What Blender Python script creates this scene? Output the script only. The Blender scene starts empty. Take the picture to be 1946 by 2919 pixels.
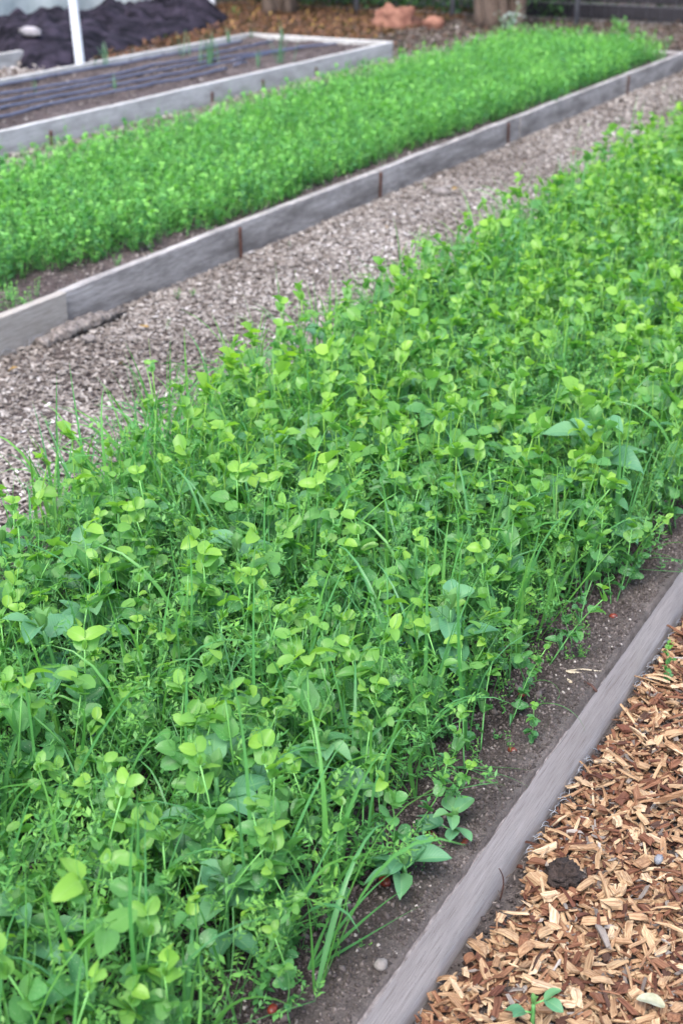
import bpy, math, random
import numpy as np
R = math.radians
rng = np.random.default_rng(11)
random.seed(11)
S = bpy.context.scene
COL = S.collection

# ------------------------------------------------------------------ camera
cd = bpy.data.cameras.new('camera')
cam = bpy.data.objects.new('camera', cd)
COL.objects.link(cam)
cam.location = (0, 0, 1.6)
cam.rotation_euler = (R(90 - 24.64), 0, R(28.254))
cd.sensor_fit = 'VERTICAL'; cd.sensor_height = 36; cd.sensor_width = 24
cd.lens = 50; cd.clip_end = 500; cd.clip_start = 0.05
cd.dof.use_dof = True; cd.dof.focus_distance = 2.55; cd.dof.aperture_fstop = 5.0
S.camera = cam
# ------------------------------------------------------------------ light
w = bpy.data.worlds.new('World'); S.world = w; w.use_nodes = True
nt = w.node_tree
sky = nt.nodes.new('ShaderNodeTexSky'); sky.sky_type = 'NISHITA'; sky.sun_disc = False
SUN_EL, SUN_AZ = 60, 168          # azimuth measured from +Y towards +X
sky.sun_elevation = R(SUN_EL); sky.sun_rotation = R(SUN_AZ)
sky.dust_density = 3.0; sky.ozone_density = 1.0; sky.air_density = 1.0
bg = nt.nodes['Background']; bg.inputs[1].default_value = 0.125
nt.links.new(sky.outputs[0], bg.inputs[0])
ld = bpy.data.lights.new('sun', 'SUN'); ld.energy = 1.0; ld.angle = R(35); ld.color = (1, .98, .96)
sun = bpy.data.objects.new('sun', ld); COL.objects.link(sun)
a, e = R(SUN_AZ), R(SUN_EL)
from mathutils import Vector, Matrix
sd = Vector((math.sin(a) * math.cos(e), math.cos(a) * math.cos(e), math.sin(e)))
sun.rotation_euler = sd.to_track_quat('Z', 'Y').to_euler()
S.view_settings.view_transform = 'Standard'; S.view_settings.look = 'None'
S.view_settings.exposure = 1.98; S.view_settings.gamma = 1
S.render.engine = 'CYCLES'
S.cycles.max_bounces = 6; S.cycles.diffuse_bounces = 3; S.cycles.glossy_bounces = 2
S.cycles.transmission_bounces = 3; S.cycles.transparent_max_bounces = 4

# ------------------------------------------------------------------ materials
def mat(name):
    m = bpy.data.materials.new(name); m.use_nodes = True
    n = m.node_tree.nodes; l = m.node_tree.links
    return m, n, l, n['Principled BSDF'], n['Material Output']
def node(n, t, **kw):
    x = n.new(t)
    for k, v in kw.items(): setattr(x, k, v)
    return x
def ramp(n, stops, interp='LINEAR'):
    r = n.new('ShaderNodeValToRGB'); r.color_ramp.interpolation = interp
    el = r.color_ramp.elements
    while len(el) < len(stops): el.new(0.5)
    for i, (p, c) in enumerate(stops):
        el[i].position = p; el[i].color = (*c, 1)
    return r
def attr(n, name):
    a = n.new('ShaderNodeAttribute'); a.attribute_name = name; return a
def noise(n, l, vec, scale, detail=3, rough=.6, dims='3D'):
    x = n.new('ShaderNodeTexNoise'); x.inputs['Scale'].default_value = scale
    x.inputs['Detail'].default_value = detail; x.inputs['Roughness'].default_value = rough
    if vec is not None: l.new(vec, x.inputs['Vector'])
    return x
def mapping(n, l, vec, scale=(1, 1, 1)):
    x = n.new('ShaderNodeMapping'); x.inputs['Scale'].default_value = scale
    l.new(vec, x.inputs['Vector']); return x
def mixc(n, l, fac, a, b, mode='MIX'):
    x = n.new('ShaderNodeMix'); x.data_type = 'RGBA'; x.blend_type = mode
    for s, v in ((x.inputs[0], fac), (x.inputs[6], a), (x.inputs[7], b)):
        if hasattr(v, 'is_output'): l.new(v, s)
        elif isinstance(v, (int, float)): s.default_value = v
        else: s.default_value = (*v, 1)
    return x.outputs[2]
def math_(n, l, op, a, b=None, clamp=False):
    x = n.new('ShaderNodeMath'); x.operation = op; x.use_clamp = clamp
    for s, v in ((x.inputs[0], a), (x.inputs[1], b)):
        if v is None: continue
        if hasattr(v, 'is_output'): l.new(v, s)
        else: s.default_value = v
    return x.outputs[0]
def bump(n, l, h, b, strength=.5, dist=.01):
    x = n.new('ShaderNodeBump'); x.inputs['Strength'].default_value = strength; x.inputs['Distance'].default_value = dist
    l.new(h, x.inputs['Height']); l.new(x.outputs[0], b.inputs['Normal']); return x

def leaf_mat(name, stops, rough=.5, trans=.32, speck=0.0, vein=.55, transcol=(1.08, 1.15, .42), parallel=False):
    m, n, l, b, out = mat(name)
    t = attr(n, 'tone'); c = attr(n, 'co')
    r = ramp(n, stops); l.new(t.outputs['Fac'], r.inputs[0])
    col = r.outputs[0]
    sep = n.new('ShaderNodeSeparateXYZ'); l.new(c.outputs['Vector'], sep.inputs[0])
    ax = math_(n, l, 'ABSOLUTE', sep.outputs[0])
    # midrib and side veins: co.x runs -1..1 across, co.y runs 0..1 along
    mid = math_(n, l, 'SUBTRACT', 1.0, math_(n, l, 'MULTIPLY', ax, 9.0), True)
    if parallel:
        s = math_(n, l, 'MULTIPLY', sep.outputs[0], 22.0)
    else:
        s = math_(n, l, 'MULTIPLY', math_(n, l, 'SUBTRACT', sep.outputs[1], math_(n, l, 'MULTIPLY', ax, .38)), 36.0)
    sv = math_(n, l, 'POWER', math_(n, l, 'ABSOLUTE', math_(n, l, 'SINE', s)), 9.0)
    v = math_(n, l, 'MAXIMUM', mid, math_(n, l, 'MULTIPLY', sv, .45))
    col = mixc(n, l, math_(n, l, 'MULTIPLY', v, vein), col, mixc(n, l, .5, col, (.32, .5, .22)))
    geo = n.new('ShaderNodeNewGeometry')
    nz = noise(n, l, geo.outputs['Position'], 45, 2)
    col = mixc(n, l, math_(n, l, 'MULTIPLY', nz.outputs[0], .22), col, (.03, .07, .03))
    if speck:
        sp = noise(n, l, geo.outputs['Position'], 420, 2)
        f = math_(n, l, 'GREATER_THAN', sp.outputs[0], .655)
        low = math_(n, l, 'SUBTRACT', 1.15, math_(n, l, 'MULTIPLY', t.outputs['Fac'], 2.2), True)
        col = mixc(n, l, math_(n, l, 'MULTIPLY', math_(n, l, 'MULTIPLY', f, low), speck), col, (.45, .58, .42))
    # underside a little paler and matt
    col2 = mixc(n, l, geo.outputs['Backfacing'], col, mixc(n, l, .18, col, (.16, .36, .12)))
    l.new(col2, b.inputs['Base Color'])
    b.inputs['Roughness'].default_value = rough
    b.inputs['Specular IOR Level'].default_value = .42
    bump(n, l, v, b, -.25, .0006)
    tr = n.new('ShaderNodeBsdfTranslucent')
    tc = mixc(n, l, 1.0, col, transcol, 'MULTIPLY'); tc = mixc(n, l, 1.0, tc, (1.65, 1.65, 1.65), 'MULTIPLY')
    l.new(tc, tr.inputs[0])
    mx = n.new('ShaderNodeMixShader'); mx.inputs[0].default_value = trans
    l.new(b.outputs[0], mx.inputs[1]); l.new(tr.outputs[0], mx.inputs[2]); l.new(mx.outputs[0], out.inputs[0])
    return m

M = {}
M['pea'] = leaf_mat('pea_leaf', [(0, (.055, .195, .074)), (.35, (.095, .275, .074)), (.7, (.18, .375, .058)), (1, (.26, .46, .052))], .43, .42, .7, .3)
M['vetch'] = leaf_mat('vetch_leaf', [(0, (.042, .16, .060)), (.5, (.085, .27, .066)), (1, (.17, .38, .06))], .5, .34, 0, .1)
M['grass'] = leaf_mat('grass_blade', [(0, (.060, .20, .10)), (.5, (.085, .28, .080)), (1, (.16, .38, .055))], .42, .36, 0, .35, parallel=True)
M['fava'] = leaf_mat('broad_bean_leaf', [(0, (.050, .18, .095)), (.5, (.09, .25, .125)), (1, (.17, .34, .11))], .55, .26, 0, .5, (1.1, 1.2, .3))
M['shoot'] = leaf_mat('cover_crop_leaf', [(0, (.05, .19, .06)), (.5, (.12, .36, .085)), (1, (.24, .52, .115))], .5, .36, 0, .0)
M['onion'] = leaf_mat('onion_leaf', [(0, (.05, .13, .08)), (1, (.10, .21, .12))], .5, .1, 0, 0)
M['treeleaf'] = leaf_mat('dull_tree_leaf', [(0, (.018, .05, .014)), (.6, (.04, .12, .025)), (1, (.07, .18, .03))], .5, .2, 0, 0)
M['fallen'] = leaf_mat('fallen_leaf', [(0, (.035, .018, .012)), (.5, (.11, .042, .02)), (.85, (.19, .08, .032)), (1, (.45, .30, .06))], .7, .1, 0, 0, (1, .8, .4))

def stem_mat():
    m, n, l, b, out = mat('plant_stem')
    t = attr(n, 'tone')
    r = ramp(n, [(0, (.06, .19, .06)), (.5, (.09, .27, .075)), (1, (.14, .36, .08))]); l.new(t.outputs['Fac'], r.inputs[0])
    l.new(r.outputs[0], b.inputs['Base Color']); b.inputs['Roughness'].default_value = .5
    b.inputs['Subsurface Weight'].default_value = 0
    return m
M['stem'] = stem_mat()

def soil_mat(name, dark, mid, light, sc=1.0, dust=False):
    m, n, l, b, out = mat(name)
    geo = n.new('ShaderNodeNewGeometry')
    a1 = noise(n, l, geo.outputs['Position'], 6 * sc, 6, .7); a2 = noise(n, l, geo.outputs['Position'], 260 * sc, 4, .7)
    a3 = noise(n, l, geo.outputs['Position'], 90 * sc, 5, .75)
    f = math_(n, l, 'ADD', math_(n, l, 'MULTIPLY', a1.outputs[0], .45), math_(n, l, 'MULTIPLY', a2.outputs[0], .55))
    r = ramp(n, [(.38, dark), (.5, mid), (.63, light)]); l.new(f, r.inputs[0])
    colr = r.outputs[0]
    if dust:
        sx = n.new('ShaderNodeSeparateXYZ'); l.new(geo.outputs['Position'], sx.inputs[0])
        dd = math_(n, l, 'MULTIPLY', math_(n, l, 'ADD', sx.outputs[0], .80), 9.0, True)
        dd = math_(n, l, 'MULTIPLY', dd, math_(n, l, 'ADD', math_(n, l, 'MULTIPLY', noise(n, l, geo.outputs['Position'], 22, 4, .7).outputs[0], 1.6), -.25), True)
        colr = mixc(n, l, dd, colr, mixc(n, l, .62, colr, (.27, .235, .22)))
    l.new(colr, b.inputs['Base Color']); b.inputs['Roughness'].default_value = .92
    b.inputs['Specular IOR Level'].default_value = .25
    h = math_(n, l, 'ADD', a3.outputs[0], math_(n, l, 'MULTIPLY', a2.outputs[0], .5))
    bump(n, l, h, b, 1.0, .012)
    return m
M['soil'] = soil_mat('garden_soil', (.010, .008, .007), (.040, .031, .029), (.12, .097, .091), dust=True)
M['soilC'] = soil_mat('dry_bed_soil', (.03, .022, .021), (.070, .053, .051), (.14, .115, .11), .6)
M['ground'] = soil_mat('yard_ground', (.03, .022, .018), (.065, .045, .036), (.11, .08, .065), .5)

def crumb_mat():
    m, n, l, b, out = mat('soil_crumb')
    t = attr(n, 'tone'); r = ramp(n, [(0, (.020, .015, .013)), (.5, (.065, .051, .048)), (.9, (.17, .145, .135)), (1, (.32, .29, .27))])
    l.new(t.outputs['Fac'], r.inputs[0]); l.new(r.outputs[0], b.inputs['Base Color']); b.inputs['Roughness'].default_value = .9
    geo = n.new('ShaderNodeNewGeometry'); z = noise(n, l, geo.outputs['Position'], 500, 3); bump(n, l, z.outputs[0], b, .6, .002)
    return m
M['crumb'] = crumb_mat()

def chip_mat(name, stops, darkgrain=.8, sc=1.0):
    m, n, l, b, out = mat(name)
    t = attr(n, 'tone'); c = attr(n, 'co')
    r = ramp(n, stops); l.new(t.outputs['Fac'], r.inputs[0])
    mp = mapping(n, l, c.outputs['Vector'], (22 * sc, 330 * sc, 330 * sc))
    g = noise(n, l, mp.outputs[0], 1, 4, .65)
    g2 = noise(n, l, c.outputs['Vector'], 60 * sc, 4, .7)
    f = ramp(n, [(.35, (0, 0, 0)), (.62, (1, 1, 1))]); l.new(g.outputs[0], f.inputs[0])
    dk = mixc(n, l, 1.0, r.outputs[0], (.34, .22, .16), 'MULTIPLY')
    fac = math_(n, l, 'MULTIPLY', math_(n, l, 'SUBTRACT', 1.0, f.outputs[0]), darkgrain)
    col = mixc(n, l, fac, r.outputs[0], dk)
    st = ramp(n, [(.56, (0, 0, 0)), (.72, (1, 1, 1))]); l.new(g2.outputs[0], st.inputs[0])
    col = mixc(n, l, math_(n, l, 'MULTIPLY', st.outputs[0], .6), col, mixc(n, l, .6, col, (.10, .05, .03)))
    l.new(col, b.inputs['Base Color']); b.inputs['Roughness'].default_value = .8
    b.inputs['Specular IOR Level'].default_value = .25
    bump(n, l, g.outputs[0], b, .8, .0022)
    return m
M['chip'] = chip_mat('fresh_wood_chip', [(0, (.06, .035, .026)), (.2, (.13, .052, .032)), (.38, (.23, .115, .064)), (.6, (.35, .225, .128)), (.85, (.47, .335, .20)), (1, (.58, .45, .30))])
M['gchip'] = chip_mat('weathered_wood_chip', [(0, (.055, .042, .036)), (.3, (.155, .132, .115)), (.65, (.28, .252, .226)), (.92, (.44, .415, .385)), (1, (.66, .64, .63))], .35, .7)

def board_mat(name, base, light, dark, stain=.5, topdirt=False):
    m, n, l, b, out = mat(name)
    c = attr(n, 'co')
    mp = mapping(n, l, c.outputs['Vector'], (130, 4.0, 150))
    g = noise(n, l, mp.outputs[0], 1, 5, .65)
    mp3 = mapping(n, l, c.outputs['Vector'], (480, 18, 620))
    g3 = noise(n, l, mp3.outputs[0], 1, 3, .6)
    mp2 = mapping(n, l, c.outputs['Vector'], (9, 3.2, 14))
    g2 = noise(n, l, mp2.outputs[0], 1, 5, .65)
    gg = math_(n, l, 'ADD', math_(n, l, 'MULTIPLY', g.outputs[0], .42), math_(n, l, 'MULTIPLY', g3.outputs[0], .58))
    r = ramp(n, [(.36, dark), (.46, base), (.60, light)]); l.new(gg, r.inputs[0])
    s = ramp(n, [(.42, (0, 0, 0)), (.66, (1, 1, 1))]); l.new(g2.outputs[0], s.inputs[0])
    col = mixc(n, l, math_(n, l, 'MULTIPLY', s.outputs[0], stain), r.outputs[0], mixc(n, l, .6, r.outputs[0], dark))
    sz_ = n.new('ShaderNodeSeparateXYZ'); l.new(c.outputs['Vector'], sz_.inputs[0])
    fl = attr(n, 'tone')
    damp = math_(n, l, 'MULTIPLY', math_(n, l, 'MULTIPLY', fl.outputs['Fac'], stain), math_(n, l, 'ADD', math_(n, l, 'MULTIPLY', g2.outputs[0], 1.8), -.35), True)
    col = mixc(n, l, damp, col, mixc(n, l, .8, col, dark))
    # dirt specks
    sp = noise(n, l, c.outputs['Vector'], 150, 4, .7)
    q = ramp(n, [(.62, (0, 0, 0)), (.7, (1, 1, 1))]); l.new(sp.outputs[0], q.inputs[0])
    col = mixc(n, l, math_(n, l, 'MULTIPLY', q.outputs[0], .55), col, (.075, .055, .05))
    if topdirt:
        geo = n.new('ShaderNodeNewGeometry'); sp2 = n.new('ShaderNodeSeparateXYZ'); l.new(geo.outputs['True Normal'], sp2.inputs[0])
        up = math_(n, l, 'GREATER_THAN', sp2.outputs[2], .6); nz = noise(n, l, geo.outputs['Position'], 60, 4, .7)
        col = mixc(n, l, math_(n, l, 'MULTIPLY', up, math_(n, l, 'ADD', nz.outputs[0], .25)), col, (.085, .068, .064))
    l.new(col, b.inputs['Base Color']); b.inputs['Roughness'].default_value = .85
    b.inputs['Specular IOR Level'].default_value = .3
    bump(n, l, gg, b, .7, .003)
    return m
M['boardA'] = board_mat('weathered_board', (.43, .385, .365), (.54, .495, .47), (.22, .19, .172), .45, True)
M['boardB'] = board_mat('stained_grey_board', (.29, .268, .258), (.47, .445, .43), (.085, .075, .07), 1.0)
M['boardB2'] = board_mat('tan_grey_board', (.30, .27, .24), (.40, .37, .34), (.17, .15, .13), .3)
M['boardC'] = board_mat('pale_grey_board', (.43, .425, .41), (.56, .555, .54), (.18, .17, .16), .8)
M['darkboard'] = board_mat('dark_fence_board', (.022, .020, .024), (.045, .042, .05), (.012, .011, .013), .5)
M['barkm'] = board_mat('tree_bark', (.12, .085, .065), (.20, .15, .12), (.04, .028, .022), .6)

def simple(name, col, rough=.6, metal=0, nscale=0, ncol=None, bstr=0, spec=.4):
    m, n, l, b, out = mat(name)
    b.inputs['Base Color'].default_value = (*col, 1); b.inputs['Roughness'].default_value = rough
    b.inputs['Metallic'].default_value = metal; b.inputs['Specular IOR Level'].default_value = spec
    if nscale:
        geo = n.new('ShaderNodeNewGeometry'); z = noise(n, l, geo.outputs['Position'], nscale, 5, .65)
        r = ramp(n, [(.38, col), (.64, ncol or col)]); l.new(z.outputs[0], r.inputs[0]); l.new(r.outputs[0], b.inputs['Base Color'])
        if bstr: bump(n, l, z.outputs[0], b, bstr, .01)
    return m
M['rust'] = simple('rusty_steel', (.045, .02, .015), .8, .2, 60, (.11, .045, .03), .4)
M['wire'] = simple('galvanised_wire', (.30, .31, .33), .55, .6)
M['tube'] = simple('drip_tube_plastic', (.06, .07, .12), .4, 0, 14, (.09, .10, .15), 0, .6)
M['tubeA'] = simple('black_drip_tube', (.012, .014, .022), .3, 0, 0, None, 0, .6)
M['tubestripe'] = simple('blue_tube_stripe', (.05, .20, .62), .35)
M['pvc'] = simple('white_pipe_plastic', (.62, .65, .70), .35, 0, 4, (.70, .72, .75))
M['net'] = simple('black_shade_net', (.003, .003, .005), .9, 0, 5, (.034, .028, .042), .8, .1)  # light ridges and shaded folds of the crumple painted as colour noise
M['sheet'] = simple('pale_plastic_sheet', (.36, .42, .42), .5, 0, 2.2, (.58, .63, .63), .3)
M['orange'] = simple('reddish_orange_stone', (.13, .052, .035), .85, 0, 9, (.26, .125, .085), .6)
M['bean'] = simple('red_bean', (.085, .012, .008), .4, 0, 120, (.17, .03, .015))
M['stone'] = simple('pale_stone', (.13, .115, .108), .9, 0, 90, (.22, .20, .19), .4)
M['stonegrey'] = simple('grey_pebble', (.12, .125, .145), .8, 0, 70, (.20, .21, .23), .4)
M['pod'] = simple('dry_straw', (.30, .25, .18), .8, 0, 80, (.42, .37, .28), .3)
M['clod'] = simple('dark_soil_clod', (.018, .012, .010), .95, 0, 120, (.06, .042, .036), 1)
M['twig'] = simple('dark_twig', (.05, .022, .016), .7, 0, 60, (.09, .04, .03))
M['paleleaf'] = simple('pale_dry_leaf', (.24, .24, .15), .7, 0, 60, (.34, .33, .24), .2)
M['post'] = simple('grey_metal_post', (.17, .17, .19), .6, .3, 20, (.24, .24, .26))
M['bag'] = simple('white_plastic', (.16, .155, .165), .8, 0, 9, (.32, .30, .32), .3)

# ------------------------------------------------------------------ mesh builder
class MB:
    def __init__(s): s.v = []; s.t = []; s.c = []; s.q = []; s.tr = []; s.n = 0
    def add(s, V, Q=None, T=None, tone=0.5, co=None):
        V = np.asarray(V, float).reshape(-1, 3)
        k = len(V)
        s.v.append(V)
        s.t.append(np.full(k, tone) if np.isscalar(tone) else np.asarray(tone, float))
        s.c.append(V.copy() if co is None else np.asarray(co, float).reshape(-1, 3))
        if Q is not None and len(Q): s.q.append(np.asarray(Q, int).reshape(-1, 4) + s.n)
        if T is not None and len(T): s.tr.append(np.asarray(T, int).reshape(-1, 3) + s.n)
        s.n += k
    def arrays(s):
        z4 = np.zeros((0, 4), int); z3 = np.zeros((0, 3), int)
        return (np.concatenate(s.v), np.concatenate(s.q) if s.q else z4, np.concatenate(s.tr) if s.tr else z3,
                np.concatenate(s.t), np.concatenate(s.c))
def mesh_from(name, V, Q, T, tone, co, m, smooth=True):
    me = bpy.data.meshes.new(name)
    me.vertices.add(len(V)); me.vertices.foreach_set('co', V.astype(np.float32).ravel())
    nl = Q.size + T.size
    me.loops.add(nl); me.loops.foreach_set('vertex_index', np.concatenate([Q.ravel(), T.ravel()]).astype(np.int32))
    nf = len(Q) + len(T)
    me.polygons.add(nf)
    st = np.concatenate([np.arange(len(Q)) * 4, Q.size + np.arange(len(T)) * 3]).astype(np.int32)
    me.polygons.foreach_set('loop_start', st)
    me.polygons.foreach_set('use_smooth', np.full(nf, smooth))
    me.update(calc_edges=True)
    a = me.attributes.new('tone', 'FLOAT', 'POINT'); a.data.foreach_set('value', tone.astype(np.float32))
    a = me.attributes.new('co', 'FLOAT_VECTOR', 'POINT'); a.data.foreach_set('vector', co.astype(np.float32).ravel())
    me.materials.append(m)
    return me
def build(mb, name, m, parent=None, smooth=True, loc=None):
    V, Q, T, t, c = mb.arrays() if isinstance(mb, MB) else mb
    o = bpy.data.objects.new(name, mesh_from(name, V, Q, T, t, c, m, smooth))
    COL.objects.link(o)
    if loc is not None: o.location = loc
    if parent: o.parent = parent
    return o
def empty(name, loc=(0, 0, 0), rz=0):
    o = bpy.data.objects.new(name, None); COL.objects.link(o)
    o.location = loc; o.rotation_euler = (0, 0, rz); o.empty_display_size = .02
    return o
def tag(o, label=None, cat=None, group=None, kind=None):
    if label: o['label'] = label
    if cat: o['category'] = cat
    if group: o['group'] = group
    if kind: o['kind'] = kind
    return o

def rotz(a):
    c, s = np.cos(a), np.sin(a); z = np.zeros_like(c); o = np.ones_like(c)
    return np.stack([np.stack([c, -s, z], -1), np.stack([s, c, z], -1), np.stack([z, z, o], -1)], -2)
def rotx(a):
    c, s = np.cos(a), np.sin(a); z = np.zeros_like(c); o = np.ones_like(c)
    return np.stack([np.stack([o, z, z], -1), np.stack([z, c, -s], -1), np.stack([z, s, c], -1)], -2)
def roty(a):
    c, s = np.cos(a), np.sin(a); z = np.zeros_like(c); o = np.ones_like(c)
    return np.stack([np.stack([c, z, s], -1), np.stack([z, o, z], -1), np.stack([-s, z, c], -1)], -2)
def scatter(mb, temp, P, RM, sc, dt):
    """copies of one template (V,Q,T,tone,co) at points P, rotations RM, scales sc, tone offsets dt, merged in mb"""
    V, Q, T, t, c = temp; k = len(P); nv = len(V)
    if not k: return
    W = np.einsum('kij,nj->kni', RM, V) * np.asarray(sc).reshape(k, 1, -1) + P[:, None, :]
    off = (np.arange(k) * nv)[:, None, None]
    QQ = (Q[None] + off).reshape(-1, 4) if len(Q) else None
    TT = (T[None] + off).reshape(-1, 3) if len(T) else None
    mb.add(W.reshape(-1, 3), QQ, TT, np.clip(t[None] + dt[:, None], 0, 1).ravel(), np.tile(c, (k, 1)))

def vnoise(x, y, seed=0):
    xi = np.floor(x).astype(np.int64); yi = np.floor(y).astype(np.int64); fx = x - xi; fy = y - yi
    fx = fx * fx * (3 - 2 * fx); fy = fy * fy * (3 - 2 * fy)
    def h(a, b):
        n = (a * 374761393 + b * 668265263 + seed * 974711) & 0x7fffffff
        n = ((n ^ (n >> 13)) * 1274126177) & 0x7fffffff
        return ((n ^ (n >> 16)) & 0xffff) / 65535.0
    return (h(xi, yi) * (1 - fx) + h(xi + 1, yi) * fx) * (1 - fy) + (h(xi, yi + 1) * (1 - fx) + h(xi + 1, yi + 1) * fx) * fy
def fbm(x, y, o=4, seed=0, g=.5):
    s = 0; a = 1; n = 0
    for i in range(o):
        s = s + a * vnoise(x * 2 ** i + 17.3 * i, y * 2 ** i + 5.1 * i, seed + i); n += a; a *= g
    return s / n - .5

def tube(mb, pts, rad, sides=6, tone=.5, flat=1.0):
    P = np.asarray(pts, float); n = len(P); rad = np.broadcast_to(rad, n)
    d = np.gradient(P, axis=0); d /= np.linalg.norm(d, axis=1)[:, None] + 1e-12
    ref = np.array([0, 0, 1.]) if abs(d[:, 2]).mean() < .8 else np.array([1., 0, 0])
    u = np.cross(d, ref); u /= np.linalg.norm(u, axis=1)[:, None] + 1e-12
    v = np.cross(u, d)
    an = np.arange(sides) / sides * 2 * np.pi
    V = P[:, None] + rad[:, None, None] * (np.cos(an)[None, :, None] * u[:, None] + flat * np.sin(an)[None, :, None] * v[:, None])
    i = np.arange(n - 1)[:, None] * sides; j = np.arange(sides)[None]; j2 = (j + 1) % sides
    Q = np.stack([i + j, i + j2, i + sides + j2, i + sides + j], -1).reshape(-1, 4)
    T = []
    for base in (0, (n - 1) * sides):
        for k in range(1, sides - 1):
            T.append((base, base + k, base + k + 1) if base else (base, base + k + 1, base + k))
    L = np.concatenate([[0], np.cumsum(np.linalg.norm(np.diff(P, axis=0), axis=1))])
    co = np.stack([np.cos(an)[None] * rad[:, None], np.repeat(L[:, None], sides, 1), np.sin(an)[None] * rad[:, None]], -1)
    mb.add(V.reshape(-1, 3), Q, T, tone if np.isscalar(tone) else np.repeat(tone, sides), co.reshape(-1, 3))

PROF = {'pea': ([0, .06, .3, .6, .86, 1], [.2, .72, 1.0, .97, .66, .12]),
        'stip': ([0, .1, .3, .6, .85, 1], [.35, .95, 1.0, .78, .42, .04]),
        'oval': ([0, .15, .5, .85, 1], [.1, .7, 1, .65, .05]),
        'fava': ([0, .1, .35, .65, .88, 1], [.15, .6, .98, .95, .55, .06])}
def leaf(mb, base, d, nrm, L, W, prof='pea', fold=.25, droop=.25, wave=.04, cols=5, rows=6, tone=.5, teeth=0, seed=0, cup=0):
    d = np.asarray(d, float); d = d / np.linalg.norm(d)
    z = np.asarray(nrm, float); z = z - z.dot(d) * d
    if np.linalg.norm(z) < 1e-4: z = np.array([1., 0, 0]) - d[0] * d
    z /= np.linalg.norm(z); x = np.cross(d, z)
    ts, ws = PROF[prof]
    tt = np.linspace(0, 1, rows); tt = .5 * (tt + (1 - np.cos(np.pi * tt)) / 2)
    wd = np.interp(tt, ts, ws)
    if teeth: wd[1:-1:2] *= 1 - teeth
    s = np.linspace(-1, 1, cols)
    X = s[None] * wd[:, None] * W / 2
    Y = np.repeat(tt[:, None], cols, 1) * L
    ph = seed * 1.7
    Z = fold * np.abs(X) - droop * L * Y ** 2 / L ** 2 + wave * L * np.sin(tt[:, None] * 5 + ph) * s[None] * .6 + cup * X ** 2 / W
    # shorten reach as the leaf droops, keeps it from stretching
    Y = Y * (1 - .25 * abs(droop) * (Y / L))
    P = np.asarray(base) + X[..., None] * x + Y[..., None] * d + Z[..., None] * z
    i = np.arange(rows - 1)[:, None] * cols; j = np.arange(cols - 1)[None]
    Q = np.stack([i + j, i + j + 1, i + cols + j + 1, i + cols + j], -1).reshape(-1, 4)
    co = np.stack([np.repeat(s[None], rows, 0), np.repeat(tt[:, None], cols, 1), np.full((rows, cols), seed * .37)], -1)
    mb.add(P.reshape(-1, 3), Q, None, tone, co.reshape(-1, 3))
def az(a, el): return np.array([np.cos(a) * np.cos(el), np.sin(a) * np.cos(el), np.sin(el)])

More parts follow.
